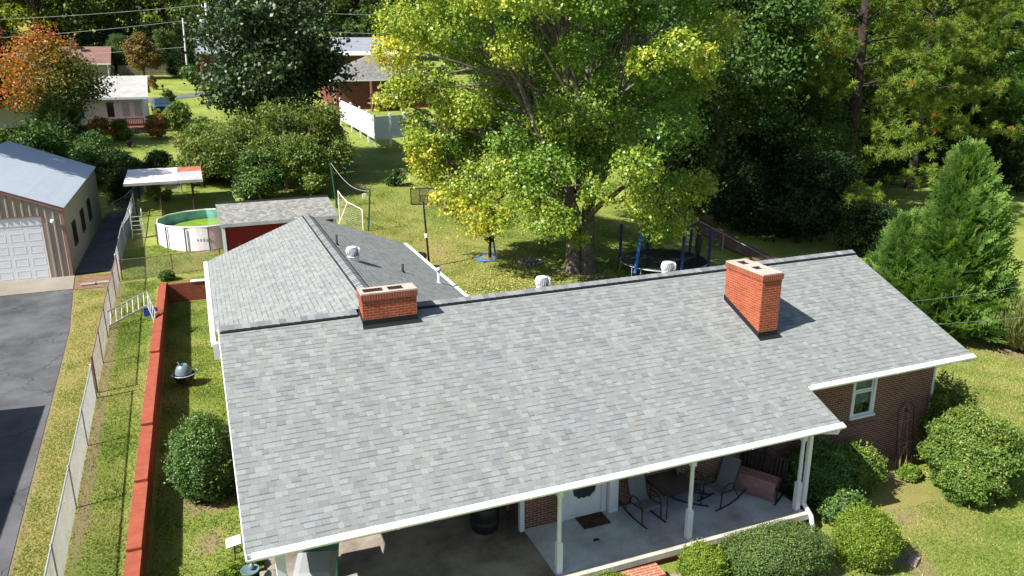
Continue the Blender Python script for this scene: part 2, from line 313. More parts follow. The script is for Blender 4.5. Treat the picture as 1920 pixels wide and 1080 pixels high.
for k, f in {'maple': 1.45, 'cypress': 2.2, 'pine': 1.45, 'grass': 1.26, 'green': 1.5, 'woods': 1.5, 'olive': 1.6, 'broom': 1.2, 'camellia': 1.3, 'cedar': 1.0, 'holly': 2.05, 'magnolia': 1.35, 'hedge': 1.3, 'box': 1.35, 'yellowgreen': 1.3, 'redmaple': 1.25}.items(): lgain(LM[k], f)

# ------------------------------------------------------------------ mesh building
class MB:
    def __init__(s): s.v = []; s.f = []; s.mi = []; s.uv = {}; s.sm = []
    def add(s, vs, fs, mi=0, uvs=None, smooth=False):
        b = len(s.v); s.v += [tuple(p) for p in vs]
        for k, f in enumerate(fs):
            if uvs: s.uv[len(s.f)] = uvs[k]
            s.f.append(tuple(b+i for i in f)); s.mi.append(mi); s.sm.append(smooth)
    def poly(s, pts, mi=0, uv=None): s.add(pts, [tuple(range(len(pts)))], mi, [uv] if uv else None)
    def box(s, x0, x1, y0, y1, z0, z1, mi=0, T=None):
        vs = [Vector(p) for p in ((x0,y0,z0),(x1,y0,z0),(x1,y1,z0),(x0,y1,z0),(x0,y0,z1),(x1,y0,z1),(x1,y1,z1),(x0,y1,z1))]
        if T is not None: vs = [T @ p for p in vs]
        s.add(vs, [(0,3,2,1),(4,5,6,7),(0,1,5,4),(1,2,6,5),(2,3,7,6),(3,0,4,7)], mi)
    def prism(s, pts, d, mi=0):
        d = Vector(d); n = len(pts); a = [Vector(p) for p in pts]; bb = [p+d for p in a]
        s.add(a+bb, [tuple(range(n)), tuple(range(2*n-1, n-1, -1))]+[(i, i+n, (i+1)%n+n, (i+1)%n) for i in range(n)], mi)
    def bar(s, a, b, w, h=None, mi=0):
        a = Vector(a); b = Vector(b); h = h or w; d = (b-a); ln = d.length; q = d.to_track_quat('Z', 'Y').to_matrix().to_4x4()
        s.box(-w/2, w/2, -h/2, h/2, 0, ln, mi, Matrix.Translation(a) @ q)
    def tube(s, pts, r, n=8, mi=0, cap=True, smooth=True):
        pts = [Vector(p) for p in pts]; m = len(pts)
        if not hasattr(r, '__len__'): r = [r]*m
        rings = []; prevx = None
        for i, p in enumerate(pts):
            d = (pts[min(i+1, m-1)]-pts[max(i-1, 0)])
            d = d.normalized() if d.length > 1e-9 else Vector((0,0,1))
            if prevx is None: x = d.orthogonal().normalized()
            else:
                x = prevx - d*prevx.dot(d); x = x.normalized() if x.length > 1e-6 else d.orthogonal().normalized()
            y = d.cross(x); prevx = x
            rings.append([p + (x*math.cos(2*PI*k/n)+y*math.sin(2*PI*k/n))*r[i] for k in range(n)])
        vs = [q for rr in rings for q in rr]; fs = []
        for i in range(m-1):
            for k in range(n): fs.append((i*n+k, i*n+(k+1)%n, (i+1)*n+(k+1)%n, (i+1)*n+k))
        s.add(vs, fs, mi, None, smooth)
        if cap: s.add(rings[0], [tuple(range(n-1, -1, -1))], mi); s.add(rings[-1], [tuple(range(n))], mi)
    def lathe(s, prof, n=20, c=(0,0,0), mi=0, smooth=True, sx=1, sy=1):
        vs = []; m = len(prof)
        for (r, z) in prof:
            for k in range(n): vs.append((c[0]+r*sx*math.cos(2*PI*k/n), c[1]+r*sy*math.sin(2*PI*k/n), c[2]+z))
        fs = [(i*n+k, i*n+(k+1)%n, (i+1)*n+(k+1)%n, (i+1)*n+k) for i in range(m-1) for k in range(n)]
        s.add(vs, fs, mi, None, smooth)
        if prof[0][0] > 1e-4: s.add(vs[:n], [tuple(range(n-1, -1, -1))], mi)
        if prof[-1][0] > 1e-4: s.add(vs[-n:], [tuple(range(n))], mi)
    def build(s, name, mats, parent=None, loc=None, bevel=0):
        me = bpy.data.meshes.new(name); me.from_pydata(s.v, [], s.f)
        if not isinstance(mats, (list, tuple)): mats = [mats]
        for m in mats: me.materials.append(m)
        me.polygons.foreach_set('material_index', s.mi); me.polygons.foreach_set('use_smooth', s.sm)
        uvl = me.uv_layers.new(name='UVMap'); me.update()
        for p in me.polygons:
            if p.index in s.uv:
                for li, c in zip(p.loop_indices, s.uv[p.index]): uvl.data[li].uv = c
            else:
                nx, ny, nz = (abs(t) for t in p.normal)
                for li in p.loop_indices:
                    q = me.vertices[me.loops[li].vertex_index].co
                    uvl.data[li].uv = (q.x, q.y) if nz > .72 else ((q.y, q.z) if nx > ny else (q.x, q.z))
        o = bpy.data.objects.new(name, me); COL.objects.link(o)
        if parent: o.parent = parent
        if loc is not None: o.location = loc
        if bevel:
            bm = o.modifiers.new('bevel', 'BEVEL'); bm.width = bevel; bm.segments = 2; bm.limit_method = 'ANGLE'
        return o
def np_mesh(name, verts, quads, mat, tint=None, parent=None, loc=None):
    """many quads at once: verts (n,3), quads (m,4)"""
    me = bpy.data.meshes.new(name); nv, nf = len(verts), len(quads); k = quads.shape[1]
    me.vertices.add(nv); me.vertices.foreach_set('co', np.ascontiguousarray(verts, dtype=np.float32).ravel())
    me.loops.add(nf*k); me.loops.foreach_set('vertex_index', np.ascontiguousarray(quads, dtype=np.int32).ravel())
    me.polygons.add(nf); me.polygons.foreach_set('loop_start', np.arange(0, nf*k, k, dtype=np.int32))
    me.polygons.foreach_set('loop_total', np.full(nf, k, dtype=np.int32))
    if tint is not None:
        a = me.attributes.new('tint', 'FLOAT', 'FACE'); a.data.foreach_set('value', np.clip(tint, 0, 1).astype(np.float32))
    me.update(calc_edges=True); me.materials.append(mat)
    o = bpy.data.objects.new(name, me); COL.objects.link(o)
    if parent: o.parent = parent
    if loc is not None: o.location = loc
    return o
def tag(o, label=None, cat=None, group=None, kind=None):
    if label: o['label'] = label
    if cat: o['category'] = cat
    if group: o['group'] = group
    if kind: o['kind'] = kind
    return o
def thing(name, label, cat, loc=(0,0,0), rotz=0, group=None):
    o = bpy.data.objects.new(name, None); COL.objects.link(o); o.location = loc; o.rotation_euler = (0, 0, rotz)
    o.empty_display_size = .2
    return tag(o, label, cat, group)
def dup(root, loc, rotz=None, label=None, group=None, scale=None):
    def cp(o, par):
        c = o.copy(); COL.objects.link(c)
        if par: c.parent = par
        for ch in list(o.children): cp(ch, c)
        return c
    r = cp(root, None); r.location = loc
    if rotz is not None: r.rotation_euler = (0, 0, rotz)
    if scale is not None: r.scale = scale if hasattr(scale, '__len__') else (scale,)*3
    if label: r['label'] = label
    if group: r['group'] = group
    return r
def structure(o): o['kind'] = 'structure'; return o

# ------------------------------------------------------------------ terrain
YS = [-400,-60,-8,-2,10,20,30,45,55,105,200,400,900]
ZS = [-6,-1.6,-.3,.08,.45,.8,1.5,3.2,4.1,7.4,14,26,50]
def G(x, y):
    x = np.asarray(x, float); y = np.asarray(y, float)
    z = np.interp(y, YS, ZS)
    z = z - np.clip((x-8)*.038, 0, .45)*np.clip((22-y)/14, 0, 1)
    z = z - np.clip((x-22)*.03, 0, 1.5)*np.clip((70-y)/40, 0, 1)
    z2 = np.interp(y, [-60,-20,-8,0,20,24,30], [-.6,.3,.5,.65,.95,.95,1.5]); t = np.clip((24-y)/6, 0, 1)
    zl = np.maximum(z, 0)*(1-t)+z2*t
    z = np.where(x < -2.2, zl, z)
    low = np.interp(y, [-60,-20,-8,-2,19.5], [-1.6,-.7,-.3,.03,.08])
    k = np.where(x < 1, np.clip((19.75-y)/.3, 0, 1), np.clip((19.75-y)/6, 0, 1)*np.clip((8.5-x)/1., 0, 1))
    z = np.where((x >= -2.2) & (x < 8.5) & (y < 22), z*(1-k)+low*k, z)
    k2 = np.clip((-3.6-x)/1.6, 0, 1)*np.clip((y-19)/3, 0, 1)*np.clip((50-y)/10, 0, 1)
    return z*(1-k2)+1.0*k2
def gz(x, y): return float(G(x, y))
def axis(parts):
    out = []
    for a, b, s in parts: out += list(np.arange(a, b-1e-6, s))
    return np.array(sorted(set(np.round(out, 3))))
xs = axis([(-900,-100,60),(-100,-30,8),(-30,-8,1.5),(-8,-2.5,.12),(-2.5,-2.25,.1),(-2.23,-2.2,1),(-2.19,.2,.3),(.2,32,.4),(32,40,.7),(40,100,5),(100,900.1,60)])
ys = axis([(-300,-60,40),(-60,-14,5),(-14,24,.6),(24,60,1.2),(60,130,5),(130,900.1,50)]); ys = np.array(sorted(set(list(ys)+[-8,-2,0,10,19.45,19.75,20,22,24,30,45,55])))
gx, gy = np.meshgrid(xs, ys); gzv = G(gx, gy)
nx_, ny_ = len(xs), len(ys)
idx = np.arange(nx_*ny_).reshape(ny_, nx_)
q = np.stack([idx[:-1,:-1], idx[:-1,1:], idx[1:,1:], idx[1:,:-1]], -1).reshape(-1, 4)
g = np_mesh('ground', np.stack([gx, gy, gzv], -1).reshape(-1, 3), q, M['ground']); structure(g)
def bare_at(x, y):
    x = np.asarray(x, float); y = np.asarray(y, float); o = np.zeros_like(x)
    for (cx, cy, r, st) in ((17.4,-5.0,1.0,.6),(16.2,-6.0,.9,.55),(18.0,-6.8,.7,.4),(13.0,-6.2,.8,.8),(12.3,-7.6,1.0,.7),(14.9,-7.6,.8,.7),(9.0,-7.2,1.0,.6),(-.75,-1.2,.7,.8),(-.6,-3.3,.6,.7),(-.5,-5.2,.6,.7),(-.6,1.0,1.1,.9),
            (10.6,18.6,1.1,.8),(-.4,24.8,1.2,.6),(17.7,15.6,1.6,.9),(15.85,17.95,.9,.7),(11.6,21.3,1.6,.5),(12.4,22.6,1.2,.45),(9.6,24.3,1.2,.45),(-1.9,21.6,1.0,.5),(-5.0,20.6,.8,.9),(25.5,6,2.5,.5),(30,1,1.4,.8),(31.5,-.5,1.2,.6),(14.5,34.5,3.0,.5),(10,36,3,.5)):
        o = np.maximum(o, st*np.exp(-((x-cx)**2+(y-cy)**2)/r**2))
    drv_ = np.interp(y, [-30, -2, 14.6, 20.6], [-4.1, -4.78, -5.47, -6.0])
    o = np.maximum(o, .75*np.exp(-((x-(-3.55-.021*y))/.22)**2)*(y < 21)*(y > -12)); o = np.maximum(o, .7*np.exp(-((x-drv_)/.16)**2)*(y < 20))
    return np.maximum(o, .55*np.exp(-((x+2.48)/.10)**2)*(y < 19.5))
def dry_at(x, y):
    x = np.asarray(x, float); y = np.asarray(y, float)
    o = .85*(x < -3.7-.021*y)*(y < 21)
    for (cx, cy, r, st) in ((17.0,-5.8,1.6,.8),(10.5,21,5,.75),(9.5,26,4,.6),(24,2,4,.35),(27,-3,3.5,.5),(30,2,3,.6),(-2.9,-1,1.0,.35),(-2.9,8,1.1,.4),(-1.5,22.5,2.5,.55),(12,30,5,.4),(24,-8,3,.3)): o = np.maximum(o, st*np.exp(-((x-cx)**2+(y-cy)**2)/r**2))
    return o
for nm, fn in (('bare', bare_at), ('dry', dry_at)):
    at_ = g.data.attributes.new(nm, 'FLOAT', 'POINT'); at_.data.foreach_set('value', fn(gx, gy).ravel().astype(np.float32))
g['label'] = 'green and tan lawn sloping up behind the house'
def sheet(name, xr, yr, mat, dz=.012, step=.5):
    """a thin sheet that follows the ground between two x functions of y"""
    ya = np.array(sorted(set(list(np.arange(yr[0], yr[1], step))+[yr[1]]+[y for y in (-8,0,20,24) if yr[0] < y < yr[1]])))
    vs = []; nn = 9
    for y in ya:
        a, b = xr(y); xx = np.linspace(a, b, nn)
        for x in xx: vs.append((x, y, gz(x, y)+dz))
    vs = np.array(vs); m = len(ya); ii = np.arange(m*nn).reshape(m, nn)
    qq = np.stack([ii[:-1,:-1], ii[:-1,1:], ii[1:,1:], ii[1:,:-1]], -1).reshape(-1, 4)
    return structure(np_mesh(name, vs, qq, mat))

# ------------------------------------------------------------------ paved surfaces
drv = lambda y: (-13.0, float(np.interp(y, [-30, -2, 14.6, 20.6], [-4.1, -4.78, -5.47, -6.0])))
sheet('driveway', drv, (-30, 20.6), M['asphalt'], .012)
sheet('apron', lambda y: (-13.0, float(np.interp(y, [20.6, 23.2], [-6.0, -6.2]))), (20.6, 23.2), M['apron'], .03)
sheet('side_lane', lambda y: (-6.15, -4.4), (23.2, 39.5), M['asphalt'], .06)
rb = MB()
for t0 in range(-2, 16):
    p = [(-3.1+3.3*(t0+a)*1.0 + bx, 86.8+2.9*(t0+a)*1.0*0.9 + by) for a, bx, by in ((0, 0, -1.9), (1, 0, -1.9), (1, 0, 2.2), (0, 0, 2.2))]
    rb.poly([(x, y, gz(x, y)+.05) for x, y in p])
structure(rb.build('road', M['road']))
mb_ = MB()
mpts = [(29.2,27.6),(30.6,25.6),(30.2,21.5),(29.6,17.5),(29.6,13.6),(28.2,13.6),(27.9,17.5),(28.4,21.2),(28.6,25)]
mb_.poly([(x, y, gz(x, y)+.06) for x, y in mpts]); structure(mb_.build('mulch_bed', M['mulch']))

# ------------------------------------------------------------------ the brick house
RZ, S = 5.0, .396
L, DP, DM, LP = 19.68, 5.95, 4.74, 13.86
house = thing('brick_house', 'long single storey red brick house with grey shingle roof and front porch', 'house', (0, 0, 0))
cs = math.sqrt(1+S*S)
def front_z(y): return RZ-S*abs(y)
rf = MB()
def slope(pts, horiz, vert): # uv: u along the ridge, v up the slope measured from the ridge
    rf.poly(pts, 0, [(p[horiz], -vert(p)) for p in pts])
fz = lambda y: RZ+S*y
slope([(0,0,RZ),(0,-DP,fz(-DP)),(LP,-DP,fz(-DP)),(LP-.03,-DM,fz(-DM)),(L,-DM,fz(-DM)),(L,0,RZ)], 0, lambda p: abs(p[1]))
slope([(L,0,RZ),(L,DM,fz(-DM)),(0,DM,fz(-DM)),(0,0,RZ)], 0, lambda p: abs(p[1]))
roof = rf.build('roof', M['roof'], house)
rf = MB()
XW, WL, WR, WY = 3.905, -.10, 7.915, 13.51
wz = lambda x: RZ-S*abs(x-XW)
slope([(XW,.4,RZ-.004),(XW,WY,RZ-.004),(WL,WY,wz(WL)),(WL,4.6,wz(WL)),(0.02,4.3,wz(0.02)),(0.6,3.4,wz(.6))], 1, lambda p: abs(p[0]-XW))
slope([(XW,.4,RZ-.004),(XW+3.5,4.0,wz(XW+3.5)),(WR,4.2,wz(WR)),(WR,WY,wz(WR)),(XW,WY,RZ-.004)], 1, lambda p: abs(p[0]-XW))
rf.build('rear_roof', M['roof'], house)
# ridge caps: short overlapping saddle pieces with the black rolled ridge vent beneath them
def ridge_run(a, b, name):
    a = Vector(a); b = Vector(b); d = (b-a); n = int(d.length/.17); ux = d.normalized(); side = Vector((-ux.y, ux.x, 0))
    cap = MB(); r2 = np.random.default_rng(3)
    for i in range(n):
        p0 = a+ux*(d.length*i/n); p1 = a+ux*(d.length*(i+1)/n+.02)
        h0, h1 = .072, .060
        wv_ = .165
        vs = [p0-side*wv_+Vector((0,0,h0-S*wv_)), p0+Vector((0,0,h0+.004)), p0+side*wv_+Vector((0,0,h0-S*wv_)), p1-side*wv_+Vector((0,0,h1-S*wv_)), p1+Vector((0,0,h1+.004)), p1+side*wv_+Vector((0,0,h1-S*wv_))]
        u0 = float(r2.uniform(0, 50)); uvq = [(u0, 2.5)]*4
        cap.add(vs, [(0,1,4,3),(1,2,5,4)], 0, [uvq, uvq])
    o = cap.build(name, M['ridge'], roof)
    v = MB(); w2 = .185
    for sgn in (-1, 1):
        pa, pb = a+side*sgn*w2, b+side*sgn*w2
        q_ = [pa+Vector((0,0,-S*w2-.02)), pb+Vector((0,0,-S*w2-.02)), pb+Vector((0,0,-S*w2+.035)), pa+Vector((0,0,-S*w2+.035))]
        v.add(q_, [(0,1,2,3)]); 
        pc, pd = a+side*sgn*.165, b+side*sgn*.165
        v.add([q_[3], q_[2], pd+Vector((0,0,-S*.165+.055)), pc+Vector((0,0,-S*.165+.055))], [(0,1,2,3)])
    v.build('ridge_vent', M['black'], roof)
ridge_run((.03,0,RZ), (3.3,0,RZ), 'ridge_cap'); ridge_run((4.85,0,RZ), (L-.03,0,RZ), 'ridge_cap'); ridge_run((XW,.35,RZ), (XW,WY-.02,RZ), 'ridge_cap')
# fascia, gutters, rakes, soffits
def gutter(x0, x1, y, z, name='gutter'):
    gm = MB(); pr = [(0,.0),(0,-.125),(-.085,-.125),(-.10,-.11),(-.128,-.075),(-.130,-.048),(-.118,-.044),(-.112,-.07),(-.08,-.112),(-.012,-.115),(-.012,.0)]
    for i in range(len(pr)):
        a_, b_2 = pr[i], pr[(i+1) % len(pr)]
        gm.poly([(x0, y+a_[0], z+a_[1]), (x1, y+a_[0], z+a_[1]), (x1, y+b_2[0], z+b_2[1]), (x0, y+b_2[0], z+b_2[1])])
    for x in (x0, x1): gm.poly([(x, y+p[0], z+p[1]) for p in (pr[0], pr[1], pr[2], pr[3], pr[4], pr[5])])
    # leaf guard panels sloping on from the shingle edge, with open seams between them
    xa_ = x0+.08; r5 = np.random.default_rng(int(x0*10)+5)
    while xa_ < x1-.05:
        xb_ = min(x1, xa_+r5.uniform(1.6, 2.6)); dzp = r5.uniform(-.004, .006)
        gm.add([(xa_, y+.012, z+.010+dzp), (xb_-.012, y+.012, z+.010+dzp), (xb_-.012, y-.124, z-.040+dzp), (xa_, y-.124, z-.040+dzp)], [(0,1,2,3)]); xa_ = xb_
    n = int((x1-x0)/2.4)
    for i in range(1, n):
        x = x0+(x1-x0)*i/n; gm.box(x-.010, x+.010, y-.131, y-.125, z-.10, z-.045)
    return gm.build(name, M['gutter'], house)
gutter(.02, LP+.06, -DP, fz(-DP)-.012)
gutter(LP+.0, L+.06, -DM, fz(-DM)-.012)
def fpiece(fn):
    global fa
    fa = MB(); fn(fa); fa.build('fascia', M['white'], house)
fpiece(lambda fa: fa.box(0, LP, -DP+.002, -DP+.03, fz(-DP)-.19, fz(-DP)-.02)); fpiece(lambda fa: fa.box(LP+.005, L, -DM+.002, -DM+.03, fz(-DM)-.19, fz(-DM)-.02))
def rake(p0, p1, th=.035, dpt=.16):
    p0, p1 = Vector(p0), Vector(p1); a = [p0+Vector((0,0,-.012)), p1+Vector((0,0,-.012)), p1+Vector((0,0,-dpt)), p0+Vector((0,0,-dpt))]
    d = Vector((th, 0, 0)); fa = MB(); fa.prism(a, d); fa.build('rake_board', M['white'], house)
rake((-.018,-DP,fz(-DP)), (-.018,0,RZ)); rake((-.018,0,RZ), (-.018,DM,fz(-DM))); rake((L-.02,0,RZ), (L-.02,-DM,fz(-DM))); rake((L-.02,DM,fz(-DM)), (L-.02,0,RZ))
fa = MB(); fa.prism([(LP-.025,-DP,fz(-DP)-.012),(LP-.055,-DM,fz(-DM)-.012),(LP-.055,-DM,fz(-DM)-.15),(LP-.025,-DP,fz(-DP)-.15)], (.03,0,0)); fa.build('rake_board', M['white'], house); fa = MB()
fa.box(WL-.03, WL+.0, 3.7, WY, wz(WL)-.22, wz(WL)-.01); fa.box(WL-.14, WL-.03, 3.7, WY, wz(WL)-.14, wz(WL)-.005); fa.build('eave_gutter', M['white'], house); fa = MB()
fa.box(WR, WR+.03, 4.5, WY, wz(WR)-.2, wz(WR)-.01); fa.box(WR+.03, WR+.13, 4.5, WY, wz(WR)-.13, wz(WR)+.005); fa.build('eave_gutter', M['white'], house); fa = MB()
fa.box(-.19, .0, 3.55, 3.70, wz(WL)-.50, wz(WL)-.02)
fa.build('eave_return', M['white'], house)
so = MB()
so.poly([(.02,-DP+.03,fz(-DP)-.16),(LP-.06,-DP+.03,fz(-DP)-.16),(LP-.06,-3.72,fz(-DP)-.10),(.02,-3.72,fz(-DP)-.10)])
so.poly([(LP+.03,-DM+.03,fz(-DM)-.17),(L-.03,-DM+.03,fz(-DM)-.17),(L-.03,-3.90,fz(-DM)-.17),(LP+.03,-3.90,fz(-DM)-.17)])
so.build('soffit', M['white'], house)
ds = MB()
ds.tube([(LP-.12,-DP-.06,fz(-DP)-.12),(LP-.12,-DP-.05,fz(-DP)-.22),(LP-.46,-5.56,fz(-DP)-.34),(LP-.51,-5.55,fz(-DP)-.5)], .055, 8)
ds.box(LP-.56, LP-.46, -5.60, -5.50, .25, fz(-DP)-.45)
ds.tube([(LP-.51,-5.56,.3),(LP-.47,-5.82,.08),(LP-.44,-5.92,-.32)], .06, 8)
ds.build('downspout', M['white'], house)
d2 = MB(); d2.tube([(L-.05,-DM-.06,fz(-DM)-.10),(L-.05,-DM-.03,fz(-DM)-.2),(L-.30,-4.0,fz(-DM)-.32)], .055, 8); d2.tube([(L-.17,-3.82,fz(-DM)-.34),(L-.17,-3.80,-.3)], .045, 8)
d2.build('downspout', M['white'], house)
# walls with real openings: (x0,x1,z0,z1) rectangles along the front wall plane
WT = .22
def wall_x(name, y, x0, x1, z0, z1, holes, mat, flip=1):
    m = MB(); hs = sorted(holes); cx = x0
    for (a, b2, c, d) in hs:
        m.box(cx, a, y, y+WT*flip, z0, z1)
        if c > z0: m.box(a+.0005, b2-.0005, y, y+WT*flip, z0, c)
        if d < z1: m.box(a+.0005, b2-.0005, y, y+WT*flip, d, z1)
        cx = b2
    m.box(cx, x1, y, y+WT*flip, z0, z1); return m.build(name, mat, house)
PW = -3.70
RW = -3.85
wall_x('porch_wall', PW, 6.40, 13.55, -.4, 3.0, [(7.52, 8.60, .13, 2.22)], M['wallbrick'])
wall_x('front_wall', RW, 13.553, 19.44, -.95, 2.96, [(16.36, 17.24, 1.28, 2.86)], M['wallbrick'])
wm = MB()
wm.box(19.22, 19.44, RW+WT+.001, 4.2, -.9, 2.96); wm.box(6.40, 6.62, PW+WT+.001, 4.2, -.3, 3.0); wm.box(.45, 19.2, 4.2, 4.42, -.3, 3.0)
wm.box(.22, .44, -1.2, 4.4, -.3, 3.0)
wm.add([(19.44,RW,2.961),(19.44,4.2,2.961),(19.44,.0,RZ-.2)], [(0,1,2)]); wm.add([(.22,-3.8,3.2),(.22,4.2,3.2),(.22,0,RZ-.2)], [(0,1,2)])
wm.box(.3, 7.5, 13.0, 13.2, -.1, 3.3); wm.box(.3, .5, 4.43, 13.0, -.1, 3.3); wm.box(7.3, 7.5, 4.43, 13.0, -.1, 3.3)
wm.build('wall', M['wallbrick'], house)
fb = MB(); fb.box(6.45, 13.2, -5.70, -5.55, -.75, -.03); fb.build('porch_foundation', M['gardenbrick'], house)
sl = MB(); sl.box(6.40, 13.32, -5.60, PW-.001, -.3, .13); sl.build('porch_floor', M['slab'], house)
se = MB(); se.box(6.40, 13.34, -5.80, -5.602, -.02, .134); se.build('porch_edge', M['slabedge'], house)
cp = MB(); cp.box(.25, 6.392, -5.75, 4.2, -.3, .12); cp.build('carport_floor', M['carport'], house)
jm = MB()   # soldier course heading over the porch wall
for k in range(66):
    x = 8.95+k*.0675
    if x < 13.4: jm.box(x, x+.06, PW-.008, PW-.001, 2.02, 2.20)
jm.build('brick_header', M['wallbrick'], house); jm = MB()
for k in range(14): jm.box(16.30+k*.0715, 16.30+k*.0715+.062, RW-.028, RW-.001, 1.10, 1.235)
jm.build('brick_sill', M['wallbrick'], house)
# window in the right part of the front wall
def sash_window(par, x0, x1, z0, z1, y, blind=True, casing=.075):
    wnd = MB(); c = casing
    wnd.box(x0-c*.2, x0+c, y-.035, y+.06, z0, z1); wnd.box(x1-c, x1+c*.2, y-.035, y+.06, z0, z1); wnd.box(x0-c*.2, x1+c*.2, y-.035, y+.06, z1+.001, z1+c)
    zm = (z0+z1)/2
    for (a, b2, yy) in ((z0, zm, .005), (zm, z1, .03)):
        wnd.box(x0+c+.001, x1-c-.001, y+yy-.02, y+yy+.02, a+.001, a+.055); wnd.box(x0+c+.001, x1-c-.001, y+yy-.02, y+yy+.02, b2-.05, b2-.001)
        wnd.box(x0+c+.001, x0+c+.045, y+yy-.018, y+yy+.018, a+.056, b2-.051); wnd.box(x1-c-.045, x1-c-.001, y+yy-.018, y+yy+.018, a+.056, b2-.051)
    o = wnd.build('window', M['post'], par)
    s_ = MB(); s_.box(x0-c*.6, x1+c*.6, y-.09, y+.06, z0-.07, z0-.001); s_.build('sill', M['post'], o)
    p_ = MB(); p_.poly([(x0+c, y+.012, z0+.05), (x1-c, y+.012, z0+.05), (x1-c, y+.012, zm-.04), (x0+c, y+.012, zm-.04)]); p_.poly([(x0+c, y+.036, zm+.04), (x1-c, y+.036, zm+.04), (x1-c, y+.036, z1-.05), (x0+c, y+.036, z1-.05)])
    p_.build('pane', M['pane'], o)
    bk = MB(); bk.poly([(x0, y+.2, z0), (x1, y+.2, z0), (x1, y+.2, z1), (x0, y+.2, z1)]); bk.build('dark_room', M['darkglass'], o)
    if blind:
        bl = MB(); n = int((z1-z0-.34)/.028)
        for k in range(n): bl.box(x0+c, x1-c, y+.09, y+.106, z1-.05-k*.028-.021, z1-.05-k*.028)
        bl.build('blind', M['tanwall'], o)
    return o
sash_window(house, 16.38, 17.22, 1.36, 2.84, RW+.02)
# front door with a scalloped storm door
dr = MB(); dr.box(7.60, 8.52, PW+.06, PW+.10, .20, 2.16); door = dr.build('door', M['white'], house)
sd = MB()
outer = [(7.60,.20),(8.52,.20),(8.52,2.16),(7.60,2.16)]
hole = []
cxh, czh, hw, hh = 8.06, 1.32, .36, .70
for k in range(48):
    a = 2*PI*k/48; sup = (abs(math.cos(a))**3.2+abs(math.sin(a))**3.2)**(-1/3.2); rr = 1+.035*math.cos(16*a)
    hole.append((cxh+hw*sup*rr*math.cos(a), czh+hh*sup*rr*math.sin(a)))
def to_outer(x, z):
    dx, dz = x-cxh, z-czh; t = min(((8.52-cxh)/dx if dx > 0 else (7.60-cxh)/dx) if abs(dx) > 1e-6 else 9, ((2.16-czh)/dz if dz > 0 else (.20-czh)/dz) if abs(dz) > 1e-6 else 9)
    return (cxh+dx*t, czh+dz*t)
for k in range(48):
    h0, h1 = hole[k], hole[(k+1) % 48]; o0, o1 = to_outer(*h0), to_outer(*h1)
    sd.poly([(h0[0],PW+.018,h0[1]),(o0[0],PW+.018,o0[1]),(o1[0],PW+.018,o1[1]),(h1[0],PW+.018,h1[1])])
    sd.poly([(h0[0],PW+.018,h0[1]),(h1[0],PW+.018,h1[1]),(h1[0],PW+.045,h1[1]),(h0[0],PW+.045,h0[1])])
for (a, b2) in ((outer[0], outer[1]), (outer[3], outer[2])): sd.box(a[0]+.12, b2[0]-.12, PW+.011, PW+.017, a[1]+(.06 if a[1] < 1 else -.075), a[1]+(.075 if a[1] < 1 else -.06))
sto = sd.build('storm_door', M['white'], house)
gp = MB(); gp.poly([(x, PW+.04, z) for x, z in hole]); gp.build('pane', M['darkglass'], sto)
hd = MB(); hd.box(7.66, 7.69, PW-.03, PW+.017, 1.12, 1.26); hd.build('handle', M['blackmetal'], sto)
fr = MB()
fr.box(7.46, 7.599, PW-.03, PW+.12, .132, 2.24); fr.box(8.521, 8.66, PW-.03, PW+.12, .132, 2.24); fr.box(7.60, 8.52, PW-.02, PW+.12, 2.161, 2.24); fr.box(7.60, 8.52, PW-.02, PW+.12, .132, .199)
fr.box(8.68, 8.93, PW-.16, PW-.005, .132, 2.4); fr.box(7.30, 7.455, PW-.05, PW-.005, .132, 2.4); fr.box(6.28, 6.397, PW-.06, PW+.06, .125, 2.6)
fr.build('door_casing', M['post'], house)
# porch posts: square base and head, turned shaft between
def porch_post(x, y, z0, z1, wd=.135):
    p = MB(); h = wd/2
    p.box(x-h, x+h, y-h, y+h, z0, z0+.78); p.box(x-h*.96, x+h*.96, y-h*.96, y+h*.96, z1-.42, z1)
    pr = [(h*.95, z0+.781), (h*.70, z0+.83), (h*.80, z0+.87), (h*.78, (z0+z1)/2), (h*.70, z1-.52), (h*.82, z1-.48), (h*.65, z1-.45), (h*.9, z1-.421)]
    p.lathe(pr, 16, (x, y, 0)); return p.build('porch_post', M['post'], house)
zt = fz(-DP)-.15
for x in (6.50, 9.93, 13.18): porch_post(x, -5.50, .13, zt)
cpost = MB(); cpost.box(.52, .70, -5.6, -5.32, .12, zt); cpost.build('carport_post', M['post'], house)
cbm = MB(); cbm.box(.3, 13.3, -5.57, -5.43, zt-.01, zt+.09); cbm.build('porch_beam', M['post'], house)
